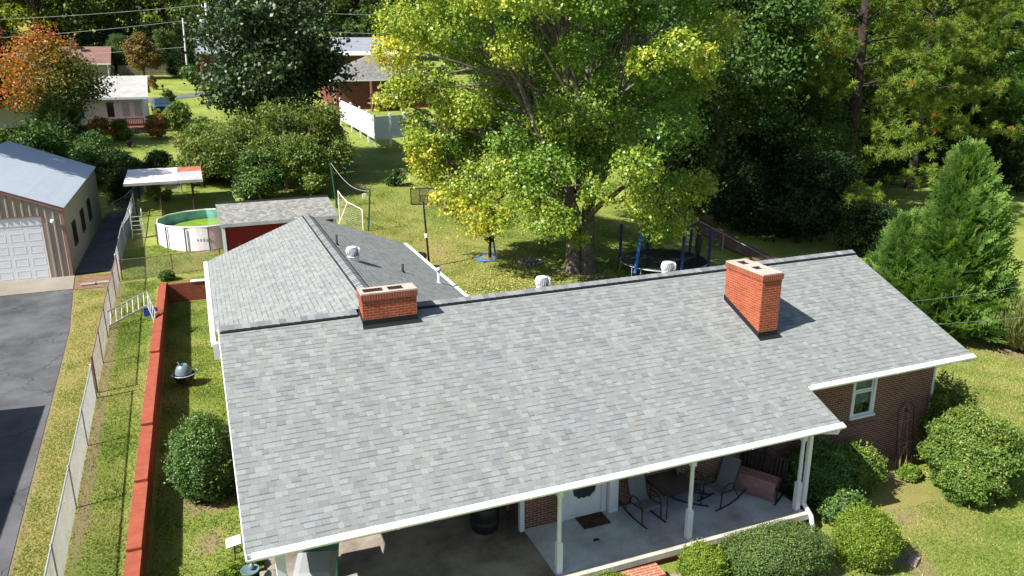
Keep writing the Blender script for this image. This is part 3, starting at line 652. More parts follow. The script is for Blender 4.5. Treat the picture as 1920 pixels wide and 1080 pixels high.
# chimneys
def chimney(x0, x1, y0, y1, zt_, holes):
    c = MB(); zb = 3.3
    c.box(x0+.03, x1-.03, y0+.03, y1-.03, zb, zt_-.16); ch = c.build('chimney', M['chimbrick'], house)
    k = MB(); k.box(x0, x1, y0, y1, zt_-.16, zt_-.012)
    n = int((x1-x0)/.068); k.build('chimney_crown', brick('crown_brick', (.27, .07, .033), (.21, .055, .028), (.32, .23, .18), bw=.068, rh=.3), ch)
    t = MB(); xa = sorted(set([x0+.01, x1-.01]+[h for q_ in holes for h in q_[:2]])); ya = sorted(set([y0+.01, y1-.01]+[h for q_ in holes for h in q_[2:]]))
    for i in range(len(xa)-1):
        for j in range(len(ya)-1):
            cxm, cym = (xa[i]+xa[i+1])/2, (ya[j]+ya[j+1])/2
            if not any(h[0] < cxm < h[1] and h[2] < cym < h[3] for h in holes): t.box(xa[i], xa[i+1], ya[j], ya[j+1], zt_-.011, zt_+.025)
    t.build('mortar_cap', M['capmortar'], ch)
    for h in holes:
        f = MB(); f.poly([(h[0], h[2], zt_-.006), (h[1], h[2], zt_-.006), (h[1], h[3], zt_-.006), (h[0], h[3], zt_-.006)])
        for a in np.arange(h[0]+.03, h[1]-.03, .075): f.box(a, a+.045, h[3]-.02, h[3]-.001, zt_-.005, zt_+.02)
        f.build('flue', M['soot'], ch)
    b = MB()
    def stz(y): return RZ-S*abs(y)
    e = .012
    ys_ = [y0+.03-e, y1-.03+e]; xs_ = [x0+.03-e, x1-.03+e]
    mids = [ys_[0]]+([0.0] if ys_[0] < 0 < ys_[1] else [])+[ys_[1]]
    for x in xs_:
        for a, b2 in zip(mids[:-1], mids[1:]): b.poly([(x, a, stz(a)-.05), (x, b2, stz(b2)-.05), (x, b2, stz(b2)+.16), (x, a, stz(a)+.16)])
    for y in ys_: b.poly([(xs_[0], y, stz(y)-.05), (xs_[1], y, stz(y)-.05), (xs_[1], y, stz(y)+.15), (xs_[0], y, stz(y)+.15)])
    y = ys_[0]; b.poly([(xs_[0]-.02, y, stz(y)+.012), (xs_[1]+.08, y, stz(y)+.012), (xs_[1]+.08, y-.13, stz(y-.13)+.012), (xs_[0]-.02, y-.13, stz(y-.13)+.012)])
    b.build('flashing', M['black'], ch)
chimney(3.36, 4.81, -.55, .01, RZ+.60, [(3.47, 3.98, -.42, -.12), (4.10, 4.50, -.42, -.12)])
chimney(13.64, 14.33, -2.95, -1.31, RZ+.60, [(13.84, 14.13, -2.42, -2.15), (13.84, 14.13, -1.85, -1.5)])
cr = MB(); cr.poly([(4.82,-.02,RZ+.03),(5.35,-.02,RZ+.03),(5.35,.25,RZ+.0),(4.82,.25,RZ+.0)]); cr.build('cricket', M['black'], house)
# turbine vents and pipes
def turbine(x, y, z):
    t = MB(); t.lathe([(.185,-.28),(.185,.13),(.20,.135),(.20,.155),(.15,.16)], 24, (x, y, z))
    n = 20
    for k in range(n):
        a = 2*PI*k/n; pts = []
        for j in range(9):
            f = j/8; ang = -1.25+f*2.45; r = .105+.135*max(0, math.cos(ang))**.8; zz = .31+.155*math.sin(ang)/math.sin(1.25); pts.append((r, zz, a+.30*f))
        for j in range(8):
            (r0, z0, a0), (r1, z1, a1) = pts[j], pts[j+1]; w_ = 2*PI/n*.66; i0, i1 = r0-.045, r1-.045
            t.add([(x+r0*math.cos(a0), y+r0*math.sin(a0), z+z0), (x+i0*math.cos(a0+w_), y+i0*math.sin(a0+w_), z+z0), (x+i1*math.cos(a1+w_), y+i1*math.sin(a1+w_), z+z1), (x+r1*math.cos(a1), y+r1*math.sin(a1), z+z1)], [(0,1,2,3)])
    t.lathe([(.10,.16),(.165,.22),(.175,.32),(.13,.43),(.10,.46)], 16, (x, y, z), 1)
    t.lathe([(.125,.452),(.09,.475),(.001,.485)], 18, (x, y, z))
    return t.build('turbine_vent', [M['vent'], M['poolleg']], house)
turbine(4.4, 6.04, 4.80); turbine(8.98, 1.0, 4.60); turbine(13.27, 1.0, 4.60)
def vpipe(x, y, h, r, mat, capr=0):
    p = MB(); z = wz(x); p.lathe([(r*2.4,-.03),(r*1.2,.05),(r,.06),(r,h),(r*.75,h),(r*.75,h-.05)], 12, (x, y, z))
    if capr: p.lathe([(r,h),(capr,h+.01),(capr,h+.10),(.02,h+.13)], 14, (x, y, z))
    return p.build('vent_pipe', mat, house)
vpipe(4.23, 8.17, .36, .035, M['black']); vpipe(6.12, 6.4, .28, .04, M['black']); vpipe(7.36, 6.29, .42, .055, M['pvc'], .10)

# ------------------------------------------------------------------ garden wall, fences
gw = thing('garden_wall', 'low red brick retaining wall stepping down beside the lower lawn', 'wall', (-2.2, 19, 0))
LW = Vector((2.2, -19, 0))
segs = [(19.75, 10.2, 1.10), (10.2, 4.2, 1.01), (4.2, .95, .92), (.95, -2.05, .84), (-2.05, -5.2, .76), (-5.2, -9.5, .68)]
wx = lambda y: -2.21-.006*(10-y)
for (ya, yb, zt_) in segs:
    m = MB(); 
    for lab in (0,):
        pts = [(wx(ya)-.13, ya, -1.2), (wx(ya)+.13, ya, -1.2), (wx(yb)+.13, yb, -1.2), (wx(yb)-.13, yb, -1.2)]
        m.prism([Vector(p)+LW for p in pts], (0, 0, 1.2+zt_-.062))
    wp = m.build('wall_section', M['gardenbrick'], gw)
    c = MB(); pts = [(wx(ya)-.16, ya, zt_-.06), (wx(ya)+.155, ya, zt_-.06), (wx(yb)+.155, yb, zt_-.06), (wx(yb)-.16, yb, zt_-.06)]
    c.prism([Vector(p)+LW for p in pts], (0, 0, .06)); c.build('coping', M.setdefault('coping', brick('coping_brick', (.33, .082, .047), (.28, .07, .04), (.25, .12, .085), bw=.9, rh=.078, ms=.003)), wp)
m = MB(); m.box(-2.05, .24, 19.47, 19.70, -.2, 1.03, 0, Matrix.Translation(LW)); m.build('wall_section', M['gardenbrick'], gw)
m = MB(); m.box(-.95, .20, 19.44, 19.75, 0, .035, 0); tag(m.build('plank', M['white'], None, (0, 0, 1.035)), 'weathered white plank lying on top of the brick wall end', 'plank')

def chain_fence(name, label, pts, h, postmat, meshmat, railmat, spacing=3.0, loc=None, wr=.0028, pitch=.066, group=None, pr=.028):
    """pts: ground polyline (x,y); posts, top rail and real diagonal wires"""
    x0, y0 = pts[0]; base = Vector((x0, y0, gz(x0, y0))); t = thing(name, label, 'fence', base, 0, group)
    P3 = []; ln = 0; cum = [0]
    for (a, b) in zip(pts[:-1], pts[1:]): ln += math.hypot(b[0]-a[0], b[1]-a[1]); cum.append(ln)
    def at(s):
        s = min(max(s, 0), ln)
        for i in range(len(pts)-1):
            if s <= cum[i+1]+1e-9:
                f = (s-cum[i])/(cum[i+1]-cum[i]); x = pts[i][0]+(pts[i+1][0]-pts[i][0])*f; y = pts[i][1]+(pts[i+1][1]-pts[i][1])*f
                return Vector((x, y, gz(x, y)))-base
    n = max(1, round(ln/spacing))
    for i in range(n+1):
        p = at(ln*i/n); m = MB(); r_ = pr*1.35 if i in (0, n) else pr
        m.tube([p+Vector((0,0,-.2)), p+Vector((0,0,h+.02))], r_, 8); m.lathe([(r_*1.15,h+.02),(r_*1.1,h+.05),(.001,h+.075)], 8, p); m.build('post', postmat, t)
    k = max(2, int(ln/.8)); m = MB(); m.tube([at(ln*i/k)+Vector((0,0,h)) for i in range(k+1)], .021, 6); m.build('top_rail', railmat, t)
    vs = []; qs = []
    N_w = int(ln/pitch)
    def strand(s0, s1):
        A = at(s0); B = at(s1)
        pa = A+Vector((0,0,.03 if s0 < s1 else .03)); return A, B
    for i in range(-int(h/pitch), N_w):
        for dr_ in (1, -1):
            sA = i*pitch; sB = sA+h*.98
            z0, z1 = (.02, h) if dr_ == 1 else (h, .02)
            if sA < 0: z0 = z0+(z1-z0)*(-sA)/(sB-sA); sA2 = 0
            else: sA2 = sA
            sB2 = sB
            if sB > ln: z1 = z0+(z1-z0)*(ln-sA2)/(sB-sA2); sB2 = ln
            if sB2-sA2 < .05: continue
            A = at(sA2)+Vector((0,0,z0)); B = at(sB2)+Vector((0,0,z1)); d = (B-A).normalized(); u1 = d.orthogonal().normalized()*wr; u2 = d.cross(u1)
            b0 = len(vs)
            for E_ in (A, B): vs += [E_+u1, E_-u1*.5+u2*.87, E_-u1*.5-u2*.87]
            for k2 in range(3): qs.append((b0+k2, b0+(k2+1)%3, b0+3+(k2+1)%3, b0+3+k2))
    np_mesh('wire_mesh', np.array([tuple(v) for v in vs]), np.array(qs), meshmat, None, t)
    return t
fx = lambda y: -3.72-.021*y
chain_fence('chain_link_fence', 'shiny galvanised chain link fence along the near driveway strip', [(fx(-9.5), -9.5), (fx(7.3), 7.3)], 1.12, M['galv'], M['wire'], M['galv'], 3.3)
chain_fence('chain_link_fence', 'rusty brown railed chain link fence running up to the garage corner', [(fx(7.75), 7.75), (fx(14.5), 14.5), (-4.12, 21.3)], 1.22, M['rust'], M['rustmesh'], M['rust'], 2.7)
chain_fence('chain_link_fence', 'shaded chain link fence between the metal garage lane and the pool', [(-4.16, 21.6), (-4.25, 27), (-4.0, 34.5)], 1.22, M['galv'], M['wire'], M['galv'], 3.2)
chain_fence('chain_link_fence', 'short rusty chain link cross fence in front of the pool', [(-4.0, 21.45), (.5, 22.0)], 1.0, M['rust'], M['wire'], M['rust'], 2.25)
chain_fence('chain_link_fence', 'dark chain link fence running past the trampoline to the house corner', [(28.3, 30), (27.7, 20.8), (26.9, 13.2), (26.2, 8.0)], 1.05, M['galv'], M['blackmetal'], M['galv'], 4.2, wr=.002, pitch=.09)
chain_fence('chain_link_fence', 'distant low wire fence behind the pool canopy', [(-5.6, 37.6), (-1.2, 37.9)], 1.0, M['galv'], M['wire'], M['galv'], 2.2)

# ------------------------------------------------------------------ metal garage on the left
mg = thing('metal_garage', 'tan metal garage with pale roof and white overhead door', 'garage', (-6.25, 23, 1.0))
X1, Y0_, Y1_, XR, X0_ = 0.0, 0.0, 15.0, -4.5, -9.0
EH, RH = 3.35, 5.22
m = MB()
m.box(X1-.12, X1, Y0_+.01, Y1_, -.3, EH-.02); m.build('side_wall', M['siding_side'], mg)
m = MB(); dx0, dx1, dh = -3.95, -.93, 3.02
for (a, b) in ((dx1, X1-.001), (X0_, dx0)): m.box(a, b, -.0, .1, -.3, EH-.15)
m.box(dx0, dx1, 0, .1, dh, EH-.15); m.add([(X0_,0,EH-.15),(X1,0,EH-.15),(XR,0,RH-.1)], [(0,1,2)])
a_ = X0_
while a_ < -.15:     # standing ribs of the front siding
    zt_ = EH-.16+(RH-EH)*(1-abs(a_-XR)/4.5)*.96; zb = dh+.06 if dx0-.05 < a_ < dx1+.0 else 0
    m.prism([(a_,-.001,zb),(a_+.11,-.001,zb),(a_+.085,-.042,zb),(a_+.025,-.042,zb)], (0,0,zt_-zb)); a_ += .305
m.build('front_wall', M['siding'], mg)
m = MB(); m.box(X1-.13, X1+.015, -.05, -.002, -.05, EH-.1); m.box(X1+.0155, X1+.02, -.05, .12, -.05, EH-.1); m.box(dx1-.0, dx1+.06, -.05, -.045, 0, dh+.05); m.box(dx0-.06, dx1+.06, -.052, -.046, dh, dh+.06)
m.prism([(X1+.06,-.09,EH-.14),(X1+.06,-.09,EH+.02),(XR,-.09,RH+.02),(XR,-.09,RH-.14)], (0,.085,0)); m.prism([(XR,-.09,RH-.14),(XR,-.09,RH+.02),(X0_-.06,-.09,EH+.02),(X0_-.06,-.09,EH-.14)], (0,.085,0))
m.build('trim', M['mauve'], mg)
m = MB()
for (xa, xb) in ((X1+.10, XR), (X0_-.10, XR)):
    m.poly([(xa,-.12,EH+.03),(xa,Y1_+.1,EH+.03),(XR,Y1_+.1,RH+.03),(XR,-.12,RH+.03)], 0, [(0,-.12),(0,15),(4.9,15),(4.9,-.12)])
    n = 50
    for k in range(n):
        y = -.1+k*(Y1_+.15)/n; m.add([(xa,y,EH+.031),(xa,y+.05,EH+.031),(XR,y+.05,RH+.031),(XR,y,RH+.031),(xa,y+.025,EH+.055),(XR,y+.025,RH+.055)], [(0,4,5,3),(4,1,2,5)])
m.build('roof', M['metalroof'], mg)
m = MB(); m.box(dx0+.001, dx1-.001, .03, .07, 0, dh-.001); gd = m.build('garage_door', M['garagedoor'], mg)
m = MB()
for r_ in range(5):
    for c_ in range(4):
        px = dx0+.12+c_*.74; pz = .08+r_*.6; w_, h_ = .58, .40; e = .05
        for (A, B) in (((px,pz),(px+w_,pz+e)), ((px,pz+h_-e),(px+w_,pz+h_)), ((px,pz+e+.001),(px+e,pz+h_-e-.001)), ((px+w_-e,pz+e+.001),(px+w_,pz+h_-e-.001))): m.box(A[0], B[0], .0255, .029, A[1], B[1])
m.build('door_panel', M['garagedoor'], gd)
for (ya, yb) in ((2.05, 3.15), (5.45, 6.65), (8.75, 10.0)):
    m = MB(); 
    for (a, b, c, d) in ((ya, ya+.07, 1.02, 2.22), (yb-.07, yb, 1.02, 2.22), (ya+.071, yb-.071, 1.02, 1.09), (ya+.071, yb-.071, 2.15, 2.22), ((ya+yb)/2-.03, (ya+yb)/2+.03, 1.091, 2.149)): m.box(.001, .05, a, b, c, d)
    wo = m.build('window', M['darkwood'], mg); m = MB(); m.box(.002, .02, ya+.05, yb-.05, 1.05, 2.18); m.build('pane', M['darkglass'], wo)
m = MB(); m.lathe([(.0,.10),(.08,.09),(.11,.0),(.10,-.07),(.0,-.08)], 14, (-.45, -.16, 2.78)); m.box(-.49, -.41, -.12, -.03, 2.80, 2.86); m.build('wall_lamp', M['white'], mg)
for (x, y, r_) in ((-5.42, 21.05, .1), (-4.75, 21.2, -.05)):
    m = MB(); m.box(-.3, .3, -.16, .16, 0, .09); o = m.build('concrete_block', M['paver'], None, (x, y, gz(x, y)-.005), bevel=.01); o.rotation_euler = (0, 0, r_)
    tag(o, 'flat concrete block on dirt nearer the metal garage' if x < -5 else 'flat concrete block on dirt nearer the rusty fence', 'block', 'concrete blocks beside the apron')
db = MB(); db.poly([(x, y, gz(x, y)+.03) for x, y in ((-5.95,20.4),(-4.3,20.5),(-4.25,21.6),(-4.3,22.8),(-6.1,22.9))]); structure(db.build('dirt_patch', M['mulch']))
# neighbour's house left of the frame: its shadow falls across the driveway
nh = thing('neighbour_house', 'brick neighbour house standing left of the driveway', 'house', (-16, -6, .6))
m = MB(); m.box(0, 6.6, -12, 12.1, -.5, 3.3); m.build('wall', M['wallbrick'], nh)
m = MB(); m.poly([(-.5,-12.5,3.7),(3.3,-12.5,5.4),(3.3,12.7,5.4),(-.5,12.7,3.7)]); m.poly([(7.3,-12.5,3.78),(7.3,12.7,3.78),(3.3,12.7,5.4),(3.3,-12.5,5.4)]); m.add([(0,12.1,3.3),(6.6,12.1,3.3),(3.3,12.1,5.2)], [(0,1,2)]); m.build('roof', M['roof_far'], nh)

# ------------------------------------------------------------------ pool, ladder, canopy, shed
pl = thing('above_ground_pool', 'round white above ground pool half full of green algae water', 'pool', (.1, 27.75, 1.22))
NP, PR, PH = 14, 2.62, 1.24
ang = [2*PI*(k+.5)/NP for k in range(NP)]
pc_ = [(PR*math.cos(a), PR*math.sin(a)) for a in ang]
m = MB()
for k in range(NP):
    (xa, ya), (xb, yb) = pc_[k], pc_[(k+1) % NP]
    for j in range(4):
        f0, f1 = j/4, (j+1)/4; mx_ = lambda f: 1+.02*math.sin(PI*f)
        A = ((xa+(xb-xa)*f0)*mx_(f0), (ya+(yb-ya)*f0)*mx_(f0)); B = ((xa+(xb-xa)*f1)*mx_(f1), (ya+(yb-ya)*f1)*mx_(f1))
        m.add([(A[0],A[1],-.15),(B[0],B[1],-.15),(B[0],B[1],PH),(A[0],A[1],PH)], [(0,1,2,3)])
m.build('wall', M['poolwall'], pl)
m = MB()
for k in range(NP):
    (xa, ya), (xb, yb) = pc_[k], pc_[(k+1) % NP]; f = .985
    m.add([(xa*f,ya*f,0),(xb*f,yb*f,0),(xb*f,yb*f,PH),(xa*f,ya*f,PH)], [(3,2,1,0)])
m.build('liner', M['poolliner'], pl)
m = MB(); m.poly([(x*.984, y*.984, .74) for x, y in pc_]); m.build('water', M['algae'], pl)
m = MB()
for k in range(NP): m.tube([(pc_[k][0]*1.0, pc_[k][1]*1.0, PH+.02), (pc_[(k+1)%NP][0], pc_[(k+1)%NP][1], PH+.02)], .05, 8)
m.build('rim', M['poolframe'], pl)
for k in range(NP):
    x, y = pc_[k]; m = MB(); m.bar((x*1.03, y*1.03, -.05), (x*1.03, y*1.03, PH-.02), .07, .05); m.build('leg', M['poolleg'], pl)
wt = MB()                                  # faint lettering on the front panel: too worn to read
for k in range(9):
    a0 = -PI/2-.26+k*.055; x, y = PR*1.012*math.cos(a0), PR*1.012*math.sin(a0); hh_ = .12+.05*((k*7) % 3)
    wt.box(-.035, .035, -.006, .004, .62, .62+hh_, 0, Matrix.Translation((x, y, 0)) @ Matrix.Rotation(a0+PI/2, 4, 'Z'))
wt.build('lettering', M['white'], pl)
lad = thing('pool_ladder', 'silver pool ladder leaning by the shaded fence beside the pool', 'ladder', (-3.55, 28.9, gz(-3.55, 28.9)))
for s_ in (-.28, .28):
    m = MB(); m.tube([(s_*1.15,-.25,0),(s_,.0,1.25),(s_,.06,1.55),(s_,.2,1.62),(s_,.3,1.5)], .022, 8); m.build('rail', M['alu'], lad)
for k in range(5):
    m = MB(); z = .22+k*.24; m.box(-.29, .29, -.26+z*.17, -.16+z*.17, z, z+.03); m.build('step', M['alu'], lad)
cn = thing('metal_canopy', 'white flat roofed metal canopy on thin posts behind the pool', 'canopy', (-2.05, 34.6, 1.8))
m = MB(); tl = lambda y: 2.22+.05*y
m.prism([(-2.2,-1.95,tl(-1.95)),(.75,-1.95,tl(-1.95)),(.75,2.6,tl(2.6)),(-2.2,2.6,tl(2.6))], (0,0,.05)); m.build('roof_sheet', M['whiteroof'], cn)
m = MB(); m.prism([(.752,-1.95,tl(-1.95)),(2.2,-1.95,tl(-1.95)),(2.2,.9,tl(.9)),(.752,.9,tl(.9))], (0,0,.05)); m.build('roof_sheet', M['greyroof'], cn)
m = MB(); m.prism([(.752,.901,tl(.9)),(2.2,.901,tl(.9)),(2.2,2.6,tl(2.6)),(.752,2.6,tl(2.6))], (0,0,.05)); m.build('roof_sheet', M['rustroof'], cn)
m = MB(); m.box(-2.22, 2.22, -2.0, -1.955, tl(-1.95)-.12, tl(-1.95)+.04); m.build('front_beam', M['greyroof'], cn)
for (x, y) in ((-1.75, -1.8), (-.3, -1.8), (1.55, -1.8), (-1.75, 2.3), (1.55, 2.3)):
    m = MB(); m.tube([(x, y, -.3), (x, y, tl(y)-.001)], .05, 8); m.build('post', M['darkwood'], cn)
sh = thing('garden_shed', 'dark red garden shed with pale shingled lean roof', 'shed', (.72, 21.6, .92))
m = MB(); m.box(.1, 5.6, .12, 3.1, -.1, 2.42); m.build('wall', M['reddoor'], sh)
m = MB(); m.box(0.0, .16, .02, .115, -.1, 2.30); m.box(5.5, 5.66, .02, .115, -.1, 2.30); m.build('corner_board', M['post'], sh)
m = MB()
sp_ = [(-.08,-.2,2.36),(5.78,-.2,2.36),(5.60,2.1,3.02),(-.12,2.1,3.02)]
m.poly(sp_, 0, [(p[0], -(2.1-p[1])) for p in sp_]); m.poly([(5.60,2.1,3.02),(5.6,3.35,2.5),(-.12,3.35,2.5),(-.12,2.1,3.02)]); m.build('roof', M['shed_roof'], sh)
m = MB(); m.prism([(-.08,-.2,2.35),(5.78,-.2,2.35),(5.78,-.2,2.20),(-.08,-.2,2.20)], (0,.03,0)); m.poly([(-.07,-.17,2.21),(5.77,-.17,2.21),(5.77,.119,2.24),(-.07,.119,2.24)]); m.build('fascia', M['pvc'], sh)
m = MB(); m.prism([(-.12,2.0,3.0),(5.62,2.0,3.0),(5.62,2.12,3.05),(-.12,2.12,3.05)], (0,.05,.012)); m.build('ridge_cap', M['black'], sh)
m = MB(); m.add([(0,.12,2.42),(0,3.1,2.42),(0,2.1,2.95)], [(0,1,2)]); m.add([(5.6,.12,2.42),(5.6,3.1,2.42),(5.6,2.1,2.95)], [(0,1,2)]); m.build('gable', M['reddoor'], sh)

# ------------------------------------------------------------------ yard objects
# kettle fire pit on the lower lawn
kg = thing('kettle_fire_pit', 'round dark fire bowl with grey domed lid on the lower lawn', 'fire pit', (-1.3, 9.1, gz(-1.3, 9.1))); kg.scale = (.80, .80, 1.0)
m = MB(); m.lathe([(.02,.10),(.25,.13),(.40,.27),(.46,.42),(.47,.43),(.45,.44)], 24); m.build('bowl', M['grillblack'], kg)
m = MB(); m.lathe([(.49,.43),(.50,.445),(.44,.452),(.44,.44)], 24); m.build('rim', M['galv'], kg)
m = MB(); m.lathe([(.36,.45),(.34,.58),(.28,.70),(.18,.78),(.17,.785),(.16,.77),(.15,.60),(.0,.58)], 24); m.build('lid', M['lidteal'], kg)
for k in range(3):
    a = k*2*PI/3+.4; m = MB(); m.tube([(.34*math.cos(a),.34*math.sin(a),.2),(.45*math.cos(a),.45*math.sin(a),-.02)], .025, 6); m.build('leg', M['grillblack'], kg)
for a in (.1, 1.9, 3.4):
    m = MB(); m.tube([(.47*math.cos(a),.47*math.sin(a),.44),(.60*math.cos(a),.60*math.sin(a),.47),(.58*math.cos(a+.3),.58*math.sin(a+.3),.47),(.47*math.cos(a+.3),.47*math.sin(a+.3),.44)], .018, 6); m.build('handle', M['galv'], kg)
m = MB(); m.tube([(-.15,.12,.77),(-.2,.16,.87)], .02, 6); m.tube([(.12,-.12,.72),(.2,-.18,.66)], .02, 6); m.build('lid_bar', M['galv'], kg)
# folding ladder lying tented between fence and wall
fl = thing('folding_ladder', 'pale aluminium folding ladder propped open on the grass strip', 'ladder', (-3.3, 14.3, gz(-3.3, 14.3)))
hs = Vector((.78, .55, .78))
for nm, (A, B, C_, D_) in {'long_section': ((-.95,-.25,.04),(-.95,.32,.5),(.72,.38,.66),(.72,.9,1.08)), 'short_section': ((.74,.38,.66),(.74,.9,1.08),(1.02,-.55,.04),(1.02,.05,.35))}.items():
    A, B, C_, D_ = map(Vector, (A, B, C_, D_)); m = MB(); m.bar(A, C_, .035, .07); m.bar(B, D_, .035, .07)
    if nm == 'short_section': m = MB(); m.bar(A, C_, .035, .07); m.bar(B, D_, .035, .07)
    n = 8 if nm == 'long_section' else 4
    for k in range(n):
        f = (k+.5)/n; m.tube([A+(C_-A)*f, B+(D_-B)*f], .018, 6)
    m.build(nm, M['alu'], fl)
cr_ = MB(); cr_.box(-.24, .24, -.18, .18, 0, .03); 
for (a, b, c, d) in ((-.24, .24, -.18, -.165), (-.24, .24, .165, .18), (-.24, -.225, -.164, .164), (.225, .24, -.164, .164)): cr_.box(a, b, c, d, .031, .28)
co = cr_.build('plastic_crate', M['plastic_blue'], None, (-2.55, 15.4, gz(-2.55, 15.4)), bevel=.008); tag(co, 'open blue plastic crate beside the folding ladder and wall', 'crate')
# basketball hoop
bh = thing('basketball_hoop', 'portable black basketball hoop with clear framed backboard', 'basketball hoop', (10.55, 18.9, gz(10.55, 18.9)), -.36)
m = MB(); m.lathe([(.0,0),(.45,.0),(.50,.06),(.40,.20),(.0,.22)], 20, (-.35,-.25,0), 0, True, 1.0, .75); m.build('base', M['plastic_black'], bh)
m = MB(); m.box(-.75, -.25, -.55, -.1, .2, .72, 0, Matrix.Rotation(.25, 4, 'Y')); m.build('ballast_cover', M['plastic_black'], bh, bevel=.12)
m = MB(); m.tube([(0,-.1,.1),(-.12,.0,2.0),(-.18,.06,3.0),(-.2,.12,3.35)], [.055,.05,.048,.045], 8); m.build('pole', M['blackmetal'], bh)
m = MB(); m.box(-.19, -.06, -.13, .03, 1.55, 1.75); m.build('label_plate', M['white'], bh)
bbd = MB(); W2, zb, zt_ = .70, 3.12, 3.98; yb = .62
for (a, b, c, d) in ((-W2, W2, zb, zb+.05), (-W2, W2, zt_-.05, zt_), (-W2, -W2+.045, zb+.051, zt_-.051), (W2-.045, W2, zb+.051, zt_-.051), (-.24, -.215, zb+.051, zt_-.051), (.215, .24, zb+.051, zt_-.051)): bbd.box(a-.2, b-.2, yb-.02, yb+.02, c, d)
bo = bbd.build('backboard_frame', M['blackmetal'], bh)
m = MB(); m.poly([(-W2-.16, yb, zb+.05), (W2-.24, yb, zb+.05), (W2-.24, yb, zt_-.05), (-W2-.16, yb, zt_-.05)]); m.build('backboard', M['backboard'], bo)
m = MB(); m.box(-.40, -.02, yb+.021, yb+.03, zb+.46, zb+.50); m.box(-.40, -.36, yb+.021, yb+.03, zb+.14, zb+.459); m.box(-.06, -.02, yb+.021, yb+.03, zb+.14, zb+.459); m.build('target_square', M['plastic_grey'], bo)
m = MB(); m.bar((-.2,.12,3.3),(-.28,yb-.02,3.65),.03,.05); m.bar((-.2,.12,3.3),(-.12,yb-.02,3.65),.03,.05); m.bar((-.2,.1,2.9),(-.2,yb-.02,3.2),.03,.05); m.build('support_arm', M['blackmetal'], bh)
m = MB(); m.tube([(-.2+.23*math.cos(a),yb+.3+.23*math.sin(a),zb+.10) for a in np.linspace(0,2*PI,21)], .012, 6); ro = m.build('rim', M['orange'], bh)
m = MB()
for k in range(12):
    a, b = 2*PI*k/12, 2*PI*(k+.5)/12; m.tube([(-.2+.23*math.cos(a),yb+.3+.23*math.sin(a),zb+.09),(-.2+.17*math.cos(b),yb+.3+.17*math.sin(b),zb-.15),(-.2+.14*math.cos(a),yb+.3+.14*math.sin(a),zb-.32)], .006, 4)
m.build('net', M['white'], ro)
# white net goal and two green posts with a cord between
ng = thing('net_goal', 'white tube sports goal with sagging pale net behind the shed', 'goal', (7.75, 28.9, gz(7.75, 28.9)))
e1 = Vector((.94, -2.4, gz(8.69, 26.5)-gz(7.75, 28.9)))
m = MB(); m.tube([(0,0,0),(0,0,1.9),(.12,-.55,1.62),(.32,-1.1,1.35),(.55,-1.6,1.27),tuple(e1+Vector((0,0,1.25))),tuple(e1)], .03, 8); m.tube([(.33,-1.1,1.36),(-.35,-1.4,.05)], .022, 6); m.build('frame', M['whitenet'], ng)
m = MB()
for k in range(1, 16):
    f = k/16; tp = Vector((0,0,1.9)).lerp(e1+Vector((0,0,1.25)), f); tp.z -= .28*math.sin(PI*f); bt = Vector((0,0,.02)).lerp(e1+Vector((0,0,.02)), f)+Vector((-.25,-.1,0))*math.sin(PI*f); m.tube([tp, bt], .005, 3)
for j in range(1, 11):
    pts = []
    for k in range(0, 13):
        f = k/12; tp = Vector((0,0,1.9)).lerp(e1+Vector((0,0,1.25)), f); tp.z -= .28*math.sin(PI*f); bt = Vector((0,0,.02)).lerp(e1, f)+Vector((-.25,-.1,0))*math.sin(PI*f); pts.append(tp.lerp(bt, j/11))
    m.tube(pts, .005, 3)
m.build('net', M['net'], ng)
gp1 = (8.95, 26.3); gp2 = (8.08, 31.8)
z1g, z2g = gz(*gp1), gz(*gp2)
m = MB(); m.tube([(0,0,0),(.22,.0,2.42)], .05, 8); tag(m.build('green_post', M['netgreen'], None, (*gp1, z1g)), 'thin dark green leaning post in front of the sunny lawn', 'post', 'green net posts')
m = MB(); m.tube([(0,0,0),(-.2,.1,3.0)], .06, 8); tag(m.build('green_post', M['netgreen'], None, (*gp2, z2g)), 'taller dark green post against the overgrown shrubs', 'post', 'green net posts')
m = MB(); A = Vector((gp2[0]-.2, gp2[1]+.1, z2g+2.95)); B = Vector((gp1[0]+.22, gp1[1], z1g+2.36))
m.tube([A.lerp(B, t)-Vector((0,0,.55*math.sin(PI*t)**1.0)) for t in np.linspace(0, 1, 15)], .014, 5); tag(m.build('slack_cord', M['cable']), 'slack pale cord hanging between the two green posts', 'cord')
m = MB(); m.box(-.12, .12, -.04, .04, -.12, .12); tag(m.build('flood_lamp', M['white'], None, (gp1[0]-.12, gp1[1], z1g+2.12), bevel=.015), 'small square white lamp hung at the green post top', 'lamp')
# little A frame of new lumber
sw = thing('lumber_trestle', 'small A shaped trestle of new yellow lumber on the lawn', 'trestle', (14.95, 30.9, gz(14.95, 30.9)), .2)
for (a, b) in (((-.05,-.45,0),(0,0,.95)), ((-.05,.45,0),(0,0,.95)), ((-.75,-.3,0),(-.7,0,.9)), ((-.75,.35,0),(-.7,0,.9))):
    m = MB(); m.bar(a, b, .09, .06); m.build('leg', M['yellowwood'], sw)
m = MB(); m.bar((-.8,0,.92),(.08,0,.97), .05, .1); m.build('crossbar', M['yellowwood'], sw)
